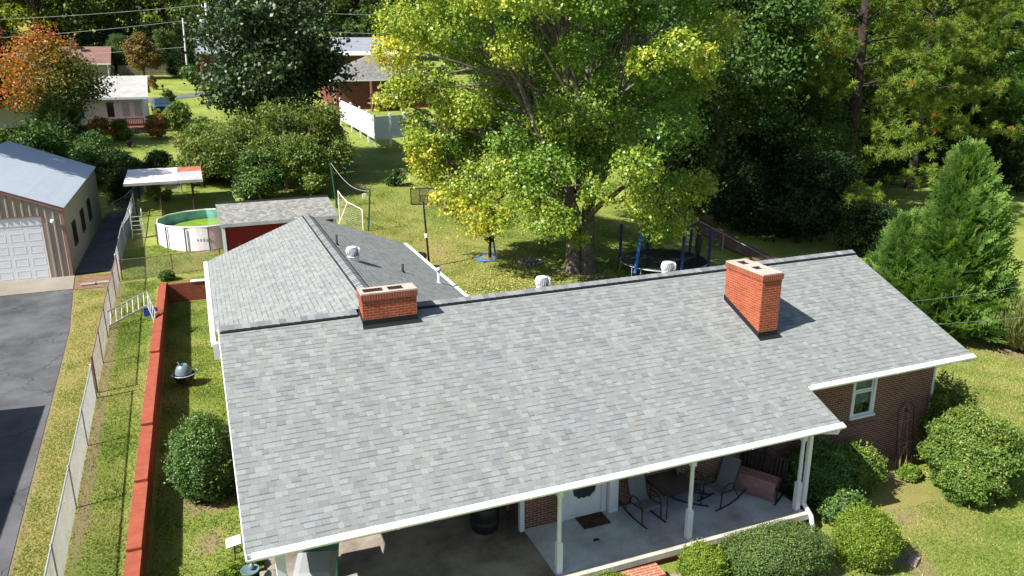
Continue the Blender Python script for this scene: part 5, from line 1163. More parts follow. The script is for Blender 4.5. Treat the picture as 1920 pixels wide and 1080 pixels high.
# ------------------------------------------------------------------ vegetation
def unit(v): return v/np.maximum(np.linalg.norm(v, axis=-1, keepdims=True), 1e-9)
def leaves(name, P, N, size, tint, mat, parent=None, loc=None, aspect=.62, rg=None):
    """one small folded leaf (a pointed quad) at every point"""
    rg = rg or rng; n = len(P); N = unit(N)
    t = unit(np.cross(N, unit(rg.normal(size=(n, 3))))); b = np.cross(N, t)
    size = np.broadcast_to(size, (n,))[:, None]*rg.uniform(.65, 1.25, (n, 1))
    V = np.empty((n, 4, 3)); V[:, 0] = P-t*size*.5; V[:, 1] = P+b*size*aspect*.5+N*size*.08; V[:, 2] = P+t*size*.55; V[:, 3] = P-b*size*aspect*.5+N*size*.08
    return np_mesh(name, V.reshape(-1, 3), np.arange(n*4).reshape(n, 4), mat, tint, parent, loc)
def blob_points(rg, C, Rad, n_each, shell=.55, clump=9, spread=.22, droop=.0, up=.35):
    """leaf points on clumped blobs: returns points, normals, tint base per leaf (clump), radial fraction"""
    Ps, Ns, Ts, Fs = [], [], [], []
    for c, r, n in zip(C, Rad, n_each):
        k = max(1, int(n/clump)); d = unit(rg.normal(size=(k, 3))); f = rg.uniform(shell**3, 1, (k, 1))**(1/3)
        f *= 1+.16*np.sin(d[:, :1]*5+c[0])*np.sin(d[:, 1:2]*6+c[1]); cp = c+d*f*r; ct = rg.uniform(0, 1, k)
        p = np.repeat(cp, clump, 0)+rg.normal(size=(k*clump, 3))*np.array(r)*spread*np.array([1, 1, .7])
        p[:, 2] -= droop*rg.uniform(0, 1, k*clump)
        nn = rg.normal(size=(k*clump, 3))*.75+np.repeat(d, clump, 0)*.6+np.array([0, 0, up])
        Ps.append(p); Ns.append(nn); Ts.append(np.repeat(ct, clump)); Fs.append(np.repeat(f[:, 0], clump))
    return np.concatenate(Ps), np.concatenate(Ns), np.concatenate(Ts), np.concatenate(Fs)
def limb_mesh(name, trunk, limbs, mat, parent, n=8):
    m = MB(); m.tube(*trunk, n)
    for pts, rr in limbs: m.tube(pts, rr, 6)
    return m.build(name, mat, parent)
def curve_pts(a, b, bend, rg, k=6):
    a = np.array(a, float); b = np.array(b, float); out = []
    side = rg.normal(size=3)*bend; side[2] = abs(side[2])*.6
    for t in np.linspace(0, 1, k): out.append(tuple(a+(b-a)*t+side*math.sin(PI*t)+rg.normal(size=3)*bend*.12*math.sin(PI*t)))
    return out

# --- the big maple behind the house
ML = (17.7, 15.9); mz = gz(*ML)
maple = thing('maple_tree', 'huge yellow green maple with forked grey trunk in the back yard', 'tree', (*ML, mz))
rg = np.random.default_rng(21)
ra = np.array([math.cos(YAW), -math.sin(YAW), 0]); da = np.array([math.sin(YAW), math.cos(YAW), 0]); ua = np.array([0, 0, 1.])
def mp(r, d, h): return ra*r+da*d+ua*h
C = []; RD = []
for i in range(6000):
    if len(C) >= 96: break
    v = rg.uniform(-1, 1, 3)
    if not .45 < np.linalg.norm(v) < 1: continue
    h = 12.8+v[2]*10.0; r = -1.8+v[0]*8.0*(1.0 if h > 9 else .86); d = .3+v[1]*6.4
    if h < 4.4 and abs(r) < 2.6: continue
    if h < 5.5 and -3.4 < r < 1.8 and d < 0: continue
    if any(np.linalg.norm((mp(r, d, h)-c_)*np.array([1, 1, 1.25])) < 1.5 for c_ in C): continue
    if -4.2 < r < -1.6 and 6.2 < h < 10.8 and d < 1.5: continue
    C.append(mp(r, d, h)); RD.append(np.array([1.35, 1.35, 1.0])*rg.uniform(.7, 1.2))
for (r, d, h, s_) in ((-5.3,-1.8,3.4,1.15),(-6.4,-1.2,4.1,1.0),(-4.2,-2.4,3.6,1.0),(-6.9,0,5.4,1.2),(-5.0,-1.0,5.0,1.3),(-1.6,-3.4,3.5,1.1),(-1.0,-3.4,3.3,.6),(-2.5,-3.0,4.6,1.2),(.5,-3.2,4.8,.9),(-.3,-3.0,2.5,.5),(3.6,-2.6,3.2,1.05),(4.6,-2.0,3.0,.9),(2.9,-3.0,4.4,1.2),(5.2,-1.0,4.6,1.3),(-6.4,.5,7.2,1.2),(-5.6,-1,8.4,1.3),(-7.2,0,9.4,1.2),(-6.0,.8,6.0,1.1),(-4.8,1.5,7.0,1.2),(-8.6,.5,10.2,1.0),(-8.9,0,9.0,.9),(-9.7,.2,8.7,.55),(-8.2,.4,7.6,.9),(-7.6,-.4,6.4,1.0),(-7.6,0,5.6,1.0),(-8.0,-.6,6.8,.8),(-3.6,-2,7.0,1.0),(3.8,-3.5,7.8,1.3),(2.2,-4.2,6.2,1.2),(3.4,-5.6,11.2,1.0),(4.5,-5.2,10.6,.8),(1.9,-5.8,10.6,.7)):
    C.append(mp(r, d, h)); RD.append(np.array([1.0, 1.0, .8])*s_)
ne = [int(2100*(rd[0]/1.45)**2) for rd in RD]
P, Nn, T, F = blob_points(rg, C, RD, ne, .5, 14, .17, .28)
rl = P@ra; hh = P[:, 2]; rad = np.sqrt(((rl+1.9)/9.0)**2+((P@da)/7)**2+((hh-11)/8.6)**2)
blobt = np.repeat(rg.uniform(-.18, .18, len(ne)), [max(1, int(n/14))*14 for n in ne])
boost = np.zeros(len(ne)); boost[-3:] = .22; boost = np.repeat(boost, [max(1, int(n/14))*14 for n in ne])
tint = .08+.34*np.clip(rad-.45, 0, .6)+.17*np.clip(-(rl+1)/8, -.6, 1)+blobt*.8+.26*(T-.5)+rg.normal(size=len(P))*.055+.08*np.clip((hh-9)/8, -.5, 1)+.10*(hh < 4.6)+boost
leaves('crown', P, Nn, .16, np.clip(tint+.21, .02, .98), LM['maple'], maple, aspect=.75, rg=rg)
limbs = []
tips = [mp(-5.5,-.5,8.0), mp(-4.5,-1.5,12), mp(-1.5,-1,14), mp(2.5,-1.5,13.5), mp(4.5,-.5,9.5), mp(1.0,2,15), mp(-3,2.5,11), mp(4,3,10), mp(-6.8,0,5.6), mp(-1.4,-3.2,5.2), mp(3.6,-2.4,5.0)]
forks = [mp(-.3,0,2.6), mp(-.3,-.1,3.2), mp(0,0,4.0), mp(.35,0,3.4), mp(.45,0,2.8), mp(.1,.2,4.2), mp(-.2,.3,3.6), mp(.4,.3,3.4), mp(-.35,-.1,2.4), mp(-.1,-.3,3.0), mp(.4,-.2,2.9)]
for f_, t_ in zip(forks, tips):
    L_ = np.linalg.norm(t_-f_); pts = curve_pts(f_, t_, .5, rg, 7); limbs.append((pts, list(np.linspace(.25 if L_ > 6 else .17, .05, 7))))
for c in C:
    j = min(range(len(tips)), key=lambda k_: np.linalg.norm(c-(forks[k_]+(tips[k_]-forks[k_])*.65)))
    st_ = forks[j]+(tips[j]-forks[j])*rg.uniform(.45, .95); limbs.append((curve_pts(st_, c, .3, rg, 5), list(np.linspace(.085, .02, 5))))
m = MB(); m.tube([mp(-.32,0,-.2), mp(-.32,0,.5), mp(-.35,0,1.4), mp(-.42,0,2.4), mp(-.5,0,3.6)], [.58,.42,.36,.32,.26], 12); m.tube([mp(.42,.1,-.2), mp(.40,.1,.5), mp(.36,.1,1.5), mp(.40,.1,2.6), mp(.45,.1,4.2)], [.62,.45,.40,.36,.28], 12)
for pts, rr in limbs: m.tube(pts, rr, 7)
m.build('trunk', M['bark'], maple)

# --- generic broadleaf tree prototypes (built once, copied with their parts)
def broadleaf(name, label, cat, loc, h, rad, base, mat, barkm, seed, nb=34, n=420, size=.32, tintoff=0.0, group=None, rotz=0, aspect=.7, spread=.22, skirt=False, gz_=0, gx_=0):
    t = thing(name, label, cat, loc, rotz, group); rg = np.random.default_rng(seed); C, RD = [], []
    hc = (base+h)/2; hv = (h-base)/2
    while len(C) < nb:
        v = rg.uniform(-1, 1, 3)
        if not (.35 < np.linalg.norm(v) < 1.0): continue
        taper = 1-.35*max(0, v[2]) if not skirt else 1-.55*(v[2]+1)/2
        C.append(np.array([v[0]*rad*taper*.82, v[1]*rad*taper*.82, hc+v[2]*hv*.86])); s_ = rg.uniform(.7, 1.2)*rad*.33; RD.append(np.array([s_, s_, s_*.75]))
    P, Nn, T, F = blob_points(rg, C, RD, [n]*nb, .5, 9, spread, .12*rad/4)
    bt = np.repeat(rg.uniform(-.22, .22, nb), int(n/9)*9)
    leaves('crown', P, Nn, size, np.clip(.45+tintoff+gz_*(P[:, 2]-hc)/hv+gx_*P[:, 0]/rad+bt+.28*(T-.5)+rg.normal(size=len(P))*.12, 0, 1), mat, t, aspect=aspect, rg=rg)
    m = MB(); r0 = h*.018+.05; m.tube([(0,0,-.4),(0,0,base*.6),(rg.normal()*.15,rg.normal()*.15,base+hv*.4),(rg.normal()*.3,rg.normal()*.3,h*.86)], [r0*1.3,r0,r0*.75,r0*.2], 8)
    for c in C[::2]: m.tube(curve_pts((0,0,max(base*.8, c[2]*.55)), c, .3, rg, 4), [r0*.4,r0*.28,r0*.18,.02], 5)
    m.build('trunk', barkm, t); return t
# --- pine with needle puffs on bare limbs
def pine(name, label, loc, h, rad, base, seed, group=None, whorls=11, rotz=0, dead=.01):
    t = thing(name, label, 'tree', loc, rotz, group); rg = np.random.default_rng(seed); tb = MB(); tuft = []
    r0 = h*.012+.1; tb.tube([(0,0,-.4),(0.05,0,h*.4),(-.05,.05,h*.75),(0,0,h)], [r0*1.25,r0*.9,r0*.6,.04], 9)
    for w_ in range(whorls):
        f = w_/(whorls-1); z = base+(h-base)*f**.9; ln = rad*(1-f)**.65*rg.uniform(.75, 1.1)+.5
        for k in range(5 if w_ < whorls-2 else 4):
            a = 2*PI*(k+rg.uniform(0, .6))/5+w_*.7; rise = rg.uniform(-.08, .25)+f*.4; L_ = ln*rg.uniform(.65, 1.12)
            e = np.array([math.cos(a)*L_, math.sin(a)*L_, z+rise*L_]); s_ = np.array([0, 0, z])
            pts = curve_pts(s_, e, L_*.05, rg, 5); tb.tube(pts, [.07,.055,.04,.03,.015], 5)
            for _ in range(int(8+L_*4.6)):
                u_ = rg.uniform(.30, 1.05)**.75; off = rg.normal(size=3)*np.array([.55, .55, .28])*(.35+.65*u_)*min(1.2, L_*.28); tuft.append(s_+(e-s_)*u_+off+np.array([0, 0, .12]))
    tuft = np.array(tuft); nt = len(tuft); per = 60
    d = unit(rg.normal(size=(nt*per, 3))+np.array([0, 0, .55])); p0 = np.repeat(tuft, per, 0); ln = rg.uniform(.22, .44, (nt*per, 1))
    a = p0+d*.03; b = p0+d*ln; sd = unit(np.cross(d, rg.normal(size=(nt*per, 3))))*.020
    V = np.stack([a-sd, a+sd, b+sd*.5, b-sd*.5], 1); tt = np.repeat(np.where(rg.uniform(size=nt) < dead, 1.0, rg.uniform(.25, .8, nt)), per)+rg.normal(size=nt*per)*.08
    tt = np.where(np.repeat(rg.uniform(size=nt) < 2, per) & (tt < .9), np.clip(tt, 0, .9), tt)
    np_mesh('needles', V.reshape(-1, 3), np.arange(nt*per*4).reshape(-1, 4), LM['pine'], tt, t)
    tb.build('trunk', M['darkbark'], t); return t
# --- conifers with flat feathery sprays
def sprays(name, label, cat, loc, h, rad, mat, seed, n=1500, slen=.75, group=None, up=.75, power=.85, rotz=0, leafs=13, base=.05, ragged=.1):
    t = thing(name, label, cat, loc, rotz, group); rg = np.random.default_rng(seed)
    f = rg.uniform(0, 1, n)**1.25; z = h*(base+(.985-base)*f); a = rg.uniform(0, 2*PI, n)
    rr = rad*np.clip((1-f), 0, 1)**power*np.clip((f+.10)*5, 0, 1)**.5*(1+.13*np.sin(a*3+seed)+.10*np.sin(a*5+f*9)); tier = np.floor(z*1.6+a*1.3); inn = rg.uniform(.45, 1, n)**.6*(1+ragged*np.sin(tier*12.9898+seed))
    P = np.stack([np.cos(a)*rr*inn, np.sin(a)*rr*inn, z], 1); out = np.stack([np.cos(a), np.sin(a), np.zeros(n)], 1)
    D = unit(out+np.array([0, 0, 1])*(up*rg.uniform(.5, 1.4, (n, 1))+.9*f[:, None])+rg.normal(size=(n, 3))*.25); L_ = slen*rg.uniform(.6, 1.25, n)*(1-.45*f)
    S_ = unit(np.cross(D, np.array([0, 0, 1.])+rg.normal(size=(n, 3))*.5)); Nn = np.cross(S_, D); ro_ = rg.normal(size=(n, 1))*.85; S_, Nn = S_*np.cos(ro_)+Nn*np.sin(ro_), Nn*np.cos(ro_)-S_*np.sin(ro_)
    Vs, Ts = [], []
    bt = rg.uniform(.2, .8, n)
    for k in range(leafs):
        u_ = (k+.5)/leafs; sg = 1 if k % 2 else -1
        c = P+D*(L_*u_)[:, None]; ll = (L_*(.42*(1-u_)+.12))[:, None]; dv = unit(D*.75+S_*sg*.75+rg.normal(size=(n, 3))*.12+Nn*.12); wv_ = unit(np.cross(dv, Nn))*ll*.20
        Vs.append(np.stack([c-wv_*.5, c+dv*ll*.5-wv_, c+dv*ll, c+dv*ll*.5+wv_], 1)); Ts.append(bt+rg.normal(size=n)*.10+.22*(u_-.5))
    V = np.concatenate(Vs); T = np.concatenate(Ts); np_mesh('foliage', V.reshape(-1, 3), np.arange(len(V)*4).reshape(-1, 4), mat, np.clip(T, 0, 1), t)
    m = MB(); m.tube([(0,0,-.3),(0,0,h*.5),(0,0,h*.93)], [rad*.06+.05,rad*.04+.03,.015], 7)
    for k in range(24):
        zz = h*(.05+.8*k/24); aa = k*2.4; m.tube([(0,0,zz),(math.cos(aa)*rad*.6*(1-k/26),math.sin(aa)*rad*.6*(1-k/26),zz+.3)], [.03,.012], 4)
    m.build('trunk', M['darkbark'], t); return t
# --- clipped bushes: dense shell of small leaves over an inner mass of stems and leaves
def bush(name, label, loc, rx_, ry_, h, mat, seed, n=16000, size=.05, rotz=0, group=None, box=0.0, cat='bush', rag=.05, low=.0):
    t = thing(name, label, cat, loc, rotz, group); rg = np.random.default_rng(seed)
    d = unit(rg.normal(size=(n, 3))); pw = 2+box*4
    if box: k_ = (np.abs(d)**pw).sum(1, keepdims=True)**(-1/pw); d2 = d*k_
    else: d2 = d
    f = 1-np.abs(rg.normal(size=(n, 1)))*.07-rg.uniform(0, 1, (n, 1))**3*.25
    bump_ = 1+rag*(np.sin(d[:, :1]*7+seed)*np.sin(d[:, 1:2]*8)+np.sin(d[:, 2:3]*9+d[:, :1]*5))
    P = d2*f*bump_*np.array([rx_, ry_, h*.54])+np.array([0, 0, h*.46]); P[:, 2] = np.maximum(P[:, 2], rg.uniform(.0, .12, n))
    Nn = d*.75+rg.normal(size=(n, 3))*.65+np.array([0, 0, .25])
    cl = .5+.5*np.sin(P[:, 0]*6+seed)*np.sin(P[:, 1]*7+1)*np.sin(P[:, 2]*6+2)
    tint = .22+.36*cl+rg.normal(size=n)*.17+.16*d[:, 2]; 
    ns = n//110; ds_ = unit(rg.normal(size=(ns, 3))+np.array([0, 0, .5])); ps = np.repeat(ds_*np.array([rx_, ry_, h*.54])+np.array([0, 0, h*.46]), 6, 0); dd = np.repeat(unit(ds_+rg.normal(size=(ns, 3))*.5+np.array([0, 0, .4])), 6, 0)
    ps = ps+dd*(np.tile(np.arange(6), ns)[:, None]*size*.42*np.repeat(rg.uniform(.4, 1.6, ns), 6)[:, None]); ps[:, 2] = np.maximum(ps[:, 2], .05)
    P = np.concatenate([P, ps]); Nn = np.concatenate([Nn, rg.normal(size=ps.shape)+dd*.3]); tint = np.concatenate([tint, .6+rg.normal(size=len(ps))*.2])
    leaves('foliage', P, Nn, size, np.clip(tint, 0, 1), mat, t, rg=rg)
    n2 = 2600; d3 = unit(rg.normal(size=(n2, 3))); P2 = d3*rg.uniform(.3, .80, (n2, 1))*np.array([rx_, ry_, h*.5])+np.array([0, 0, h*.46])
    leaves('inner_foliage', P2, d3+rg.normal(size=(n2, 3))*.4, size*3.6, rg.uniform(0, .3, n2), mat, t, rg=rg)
    m = MB()
    for k in range(9):
        a = k*2.39; m.tube([(.05*math.cos(a),.05*math.sin(a),-.1),(rx_*.3*math.cos(a),ry_*.3*math.sin(a),h*.35),(rx_*.6*math.cos(a),ry_*.6*math.sin(a),h*.6)], [.03,.022,.01], 5)
    m.build('stem', M['darkbark'], t); return t

def on(x, y, dz=0): return (x, y, gz(x, y)+dz)
bush('round_bush', 'tall glossy dark round bush beside the left house wall', on(-.72, 1.05), .92, .92, 2.32, LM['holly'], 31, 22000, .062, rag=.06)
bush('round_bush', 'big flowering camellia bush at the right house corner', on(19.4, -5.5), 1.36, 1.32, 2.22, LM['camellia'], 32, 30000, .07, rag=.10)
bush('round_bush', 'lower lobe bush leaning left against the big camellia', on(18.65, -6.05), .82, .76, 1.42, LM['camellia'], 33, 14000, .065, rag=.10)
bush('round_bush', 'small dark bush peeking above behind the big camellia', on(20.0, -4.1), .8, .8, 2.5, LM['camellia'], 41, 9000, .075, rag=.16)
bush('round_bush', 'bright yellow green clipped ball bush on the front lawn', on(13.80, -7.2), .76, .74, 1.42, LM['box'], 34, 26000, .042, rag=.03)
bush('clipped_hedge', 'wide low clipped hedge along the porch edge', on(11.40, -6.85), 1.36, .70, 1.08, LM['hedge'], 35, 34000, .042, -.08, None, .35, 'hedge', .03)
bush('round_bush', 'olive clipped ball bush left of the wide hedge', on(9.58, -6.62), .58, .55, .98, LM['box'], 36, 15000, .042, rag=.03)
bush('round_bush', 'small clipped bush at the bottom edge left of the brick pier', on(7.25, -6.55), .58, .5, .72, LM['box'], 37, 11000, .042, rag=.04)
bush('shaded_bush', 'dark shaded bush beside the right porch post', on(14.55, -4.75), .95, .8, 1.65, LM['holly'], 38, 16000, .06, rag=.08)
bush('shaded_bush', 'low sunlit leafy bush in front of the shaded porch bush', on(14.45, -5.75), .62, .5, .95, LM['holly'], 39, 9000, .06, rag=.12)
bush('shaded_bush', 'half lit bush with pale flowers under the wall between bushes', on(15.95, -4.70), .8, .62, 1.35, LM['camellia'], 40, 11000, .06, rag=.12)
bush('leafy_plant', 'bright green leafy plant at the carport corner by the ornament', on(-.30, -3.05), .34, .32, .42, LM['box'], 42, 1500, .09, rag=.2, cat='plant')
bush('leafy_plant', 'pale green plant right of the round metal ornament', on(.12, -2.72), .2, .2, .42, LM['box'], 43, 500, .08, rag=.2, cat='plant')
bush('leafy_plant', 'small weed sprouting under the wire trellis', on(18.0, -4.75), .35, .25, .35, LM['box'], 44, 700, .08, rag=.2, cat='plant')
bush('leafy_plant', 'little shrub beside the cross fence and brick wall end', on(-2.0, 20.9), .38, .3, .5, LM['olive'], 45, 900, .08, rag=.2, cat='plant')

# right side: feathery cypress, broom, pines, cedars and woods
sprays('leyland_cypress', 'bright feathery conical cypress right of the house', 'tree', (29.9, 4.3, gz(29.9, 4.3)), 7.7, 2.95, LM['cypress'], 51, 2400, 1.25, up=.6, power=.95, leafs=18, ragged=.30)
sprays('leyland_cypress', 'second shorter feathery cypress stem left of the bright one', 'tree', (28.4, 5.6, gz(28.4, 5.6)), 4.6, 1.75, LM['cypress'], 52, 900, 1.15, up=.65, power=.75, leafs=15, ragged=.30)
def broom(loc, h, rad, seed, label):
    t = thing('broom_shrub', label, 'shrub', loc); rg = np.random.default_rng(seed); n = 2600
    a = rg.uniform(0, 2*PI, n); r_ = rad*np.sqrt(rg.uniform(0, 1, n)); b0 = np.stack([np.cos(a)*r_*.35, np.sin(a)*r_*.35, np.zeros(n)], 1); e = np.stack([np.cos(a)*r_, np.sin(a)*r_, h*rg.uniform(.6, 1.05, n)*(1-.35*(r_/rad)**2)], 1)
    Vs = []; Ts = []; bt = rg.uniform(.1, .9, n)
    for k in range(7):
        u0 = .25+.75*k/7; u1 = .25+.75*(k+1.15)/7; p = b0+(e-b0)*u0; q = b0+(e-b0)*u1; sd = unit(np.cross(q-p, rg.normal(size=(n, 3))))*(.03*(1-.5*k/7)); jt = rg.normal(size=(n, 3))*.03
        Vs.append(np.stack([p-sd, p+sd, q+sd*.6+jt, q-sd*.6+jt], 1)); Ts.append(bt+.15*(k/7-.5))
    V = np.concatenate(Vs); np_mesh('foliage', V.reshape(-1, 3), np.arange(len(V)*4).reshape(-1, 4), LM['broom'], np.concatenate(Ts), t)
    m = MB()
    for k in range(10): m.tube([(0,0,-.1),(rad*.3*math.cos(k*.63),rad*.3*math.sin(k*.63),h*.5)], [.03,.012], 5)
    m.build('stem', M['darkbark'], t)
broom(on(30.6, 1.1), 2.3, 1.3, 53, 'grey green broom like shrub at the right edge of the lawn')
pine('pine_tree', 'tall yellow green pine with bare brown limbs above the right lawn', on(40.2, 21.2), 23, 7.4, 2.6, 61, whorls=16, dead=.012)
pine('pine_tree', 'pine with broad bright needle shelves behind the feathery cypress', on(54.5, 28.5), 20, 9.0, 4.6, 62, whorls=12, dead=.008)
pine('pine_tree', 'pine rising at the far right between dark trees', on(66, 36), 24, 7.5, 6, 63, whorls=13)
pine('pine_tree', 'pine standing furthest back in the right hand woods', on(52, 50), 25, 7, 8, 64, whorls=13)
pine('pine_tree', 'pine seen between the maple and the tallest pine', on(41, 38), 22, 6.5, 7, 65, whorls=12)
sprays('lime_conifer', 'small lime yellow conifer at the far right edge', 'tree', on(70.5, 36.0), 6.5, 2.0, LM['lime'], 75, 700, .9, up=.3, leafs=11)
sprays('dark_cedar', 'dark blue green conifer below the lime conifer', 'tree', on(62, 26.5), 6, 3.0, LM['cedar'], 76, 1300, .9, up=.2, leafs=11)
sprays('dark_cedar', 'tall cedar with bright hanging boughs at the top right corner', 'tree', on(72, 30), 19, 5.0, LM['cypress'], 77, 2400, 1.7, up=-.25, power=.6, leafs=12)
broadleaf('vine_thicket', 'brown leaved thicket behind the cypress tip', 'thicket', on(64, 31.5), 4.6, 3.2, .3, LM['brown'], M['twig'], 78, 18, 330, .22, skirt=True)
def bare(loc, h, seed, label):
    t = thing('bare_tree', label, 'tree', loc); rg = np.random.default_rng(seed); m = MB(); m.tube([(0,0,-.3),(.1,0,h*.35)], [.12,.08], 6)
    for k in range(70):
        a = rg.uniform(0, 6.28); r_ = rg.uniform(.2, 1)*h*.42; z0 = rg.uniform(.1, .4)*h; e = (math.cos(a)*r_, math.sin(a)*r_, z0+rg.uniform(.3, .65)*h)
        m.tube(curve_pts((0,0,z0), e, .25, rg, 4), [.05,.035,.02,.008], 4)
        for j in range(3):
            s_ = np.array((0,0,z0))+(np.array(e)-np.array((0,0,z0)))*rg.uniform(.4, .9); m.tube([tuple(s_), tuple(s_+rg.normal(size=3)*.5+np.array([0,0,.5]))], [.018,.006], 3)
    m.build('trunk', M['twig'], t)
bare(on(77, 35.5), 8.5, 81, 'leafless pale twiggy tree at the right edge')
# woods behind: prototypes then copies, each a tree of its own
protoA = broadleaf('woodland_tree', 'dense dark green tree filling the gap right of the maple crown', 'tree', on(31.0, 23.0), 20, 6.4, 3.0, LM['green'], M['bark'], 91, 48, 760, .25, -.02, 'woodland trees')
protoB = broadleaf('woodland_tree', 'mid green leafy tree with pale limbs behind the tallest pine', 'tree', on(46, 34), 21, 6.8, 2, LM['woods'], M['palebark'], 92, 44, 620, .28, .05, 'woodland trees')
protoC = broadleaf('woodland_tree', 'yellowing tree at the back of the left woods', 'tree', on(-27, 133), 19, 6.5, 3, LM['yellowgreen'], M['bark'], 93, 32, 330, .52, .12, 'woodland trees')
protoD = broadleaf('woodland_tree', 'olive green tree at the back of the left woods', 'tree', on(-8, 137), 22, 7.2, 2.5, LM['woods'], M['bark'], 94, 34, 340, .54, .22, 'woodland trees')
protoE = broadleaf('woodland_tree', 'dark green tree beyond the long grey house', 'tree', on(12, 130), 21, 7.0, 2, LM['woods'], M['darkbark'], 95, 34, 340, .54, .06, 'woodland trees')
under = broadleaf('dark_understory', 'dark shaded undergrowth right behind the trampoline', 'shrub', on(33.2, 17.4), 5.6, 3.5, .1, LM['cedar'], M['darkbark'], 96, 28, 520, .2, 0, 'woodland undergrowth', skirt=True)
place = [
 (protoA, 35.5, 42, 1.0, 'green tree behind the right edge of the maple crown'), (protoA, 25.5, 46, 1.05, 'green tree straight behind the maple crown'), (protoB, 57, 38, 1.05, 'green tree behind the shelved pine'),
 (protoA, 38.5, 29.5, .95, 'dark tree filling the gap left of the tallest pine'), (protoA, 49.5, 33, .9, 'dark tree close behind the shelved pine trunk'), (protoB, 63, 37, .95, 'leafy tree between the far right pines'), (protoA, 54, 45, 1.1, 'dark tree deep between the two big pines'),
 (protoA, 62, 47, 1.1, 'dark tree in the deep right woods'), (protoB, 76, 52, 1.15, 'tall tree behind the lime conifer'), (protoA, 84, 44, 1.1, 'dark tree at the right edge of the woods'), (protoA, 72, 43, 1.0, 'dark tree behind the brown thicket'), (protoB, 43, 29, .62, 'smaller leafy tree beneath the tallest pine'),
 (protoA, 79, 38, .8, 'dark tree right of the lime conifer'), (protoA, 68, 37.5, .8, 'dark tree just left of the lime conifer'), (protoB, 44, 46, 1.1, 'leafy tree behind the pine next to the maple'),
 (protoB, 92, 58, 1.2, 'tree beyond the bare twiggy tree'), (protoA, 48, 62, 1.15, 'tree far behind the right hand pines'), (protoB, 66, 66, 1.2, 'tree far behind the right woods'), (protoA, 82, 70, 1.2, 'last tree row at the far right'), (protoE, 40, 78, .95, 'far tree behind the maple top'), (protoE, 54, 88, .95, 'far tree behind the pine tops'),
 (protoA, 38.0, 22.5, .5, 'low leafy tree in shade beside the tallest pine')]
for (pr_, x, y, s_, lab) in place: dup(pr_, on(x, y), rng.uniform(0, 6), lab, 'woodland trees', s_)
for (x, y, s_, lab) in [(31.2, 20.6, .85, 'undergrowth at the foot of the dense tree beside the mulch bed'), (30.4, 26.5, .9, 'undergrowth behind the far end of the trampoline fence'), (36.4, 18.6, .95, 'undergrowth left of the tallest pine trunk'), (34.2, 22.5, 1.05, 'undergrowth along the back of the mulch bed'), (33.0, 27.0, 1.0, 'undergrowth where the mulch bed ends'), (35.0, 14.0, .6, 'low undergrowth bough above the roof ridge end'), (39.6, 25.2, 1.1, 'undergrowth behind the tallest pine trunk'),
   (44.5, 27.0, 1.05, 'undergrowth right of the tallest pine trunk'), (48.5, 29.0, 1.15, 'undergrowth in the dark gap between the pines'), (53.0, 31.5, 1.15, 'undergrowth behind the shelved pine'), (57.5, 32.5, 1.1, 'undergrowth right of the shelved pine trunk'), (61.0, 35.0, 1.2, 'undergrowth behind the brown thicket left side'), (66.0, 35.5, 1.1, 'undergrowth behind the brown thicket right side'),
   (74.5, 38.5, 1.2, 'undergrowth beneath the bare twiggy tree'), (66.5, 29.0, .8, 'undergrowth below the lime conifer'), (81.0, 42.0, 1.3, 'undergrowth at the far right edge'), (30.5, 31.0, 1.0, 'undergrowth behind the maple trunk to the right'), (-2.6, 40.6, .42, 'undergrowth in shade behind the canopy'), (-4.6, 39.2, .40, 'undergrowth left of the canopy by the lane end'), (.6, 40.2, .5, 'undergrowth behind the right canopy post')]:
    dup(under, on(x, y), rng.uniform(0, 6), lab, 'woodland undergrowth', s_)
row = []
ords = ['first', 'second', 'third', 'fourth', 'fifth', 'sixth', 'seventh', 'eighth', 'ninth', 'tenth', 'eleventh', 'twelfth', 'thirteenth', 'fourteenth', 'fifteenth', 'sixteenth']
fr_ = [(-52,128,'D'),(-45,131,'E'),(-38,126,'C'),(-31,139,'D'),(-21,129,'C'),(-15,131,'D'),(-2,131,'D'),(5,127,'E'),(20,121,'D'),(27,118,'E'),(34,116,'D'),(41,112,'C'),(48,110,'E'),(56,104,'D'),(64,100,'E'),(72,96,'D')]
for i, (x, y, k) in enumerate(fr_):
    dup({'C': protoC, 'D': protoD, 'E': protoE}[k], on(x, y), rng.uniform(0, 6), '%s from the left in the front row of distant woods' % ords[i], 'distant woods', rng.uniform(.85, 1.08))
for i, x in enumerate(range(-62, 98, 10)):
    k = (protoD, protoE, protoE)[i % 3]; dup(k, on(x+rng.uniform(-2, 2), 150-max(0, x-20)*.35), rng.uniform(0, 6), '%s from the left in the back row of distant woods' % ords[i], 'distant woods', rng.uniform(1.05, 1.3))
edge = ['leftmost', 'second from left', 'third from left', 'fourth from left', 'fifth from left', 'sixth from left', 'seventh from left', 'eighth from left', 'ninth from left', 'tenth from left', 'eleventh from left', 'rightmost']
for i in range(12):
    x = -46+i*5.2; dup(under, on(x, 126.5+(i % 3)*1.2-max(0, x)*.1), i*1.3, '%s in the row of dark undergrowth below the distant woods' % edge[i], 'undergrowth below the distant woods', rng.uniform(1.1, 1.5))
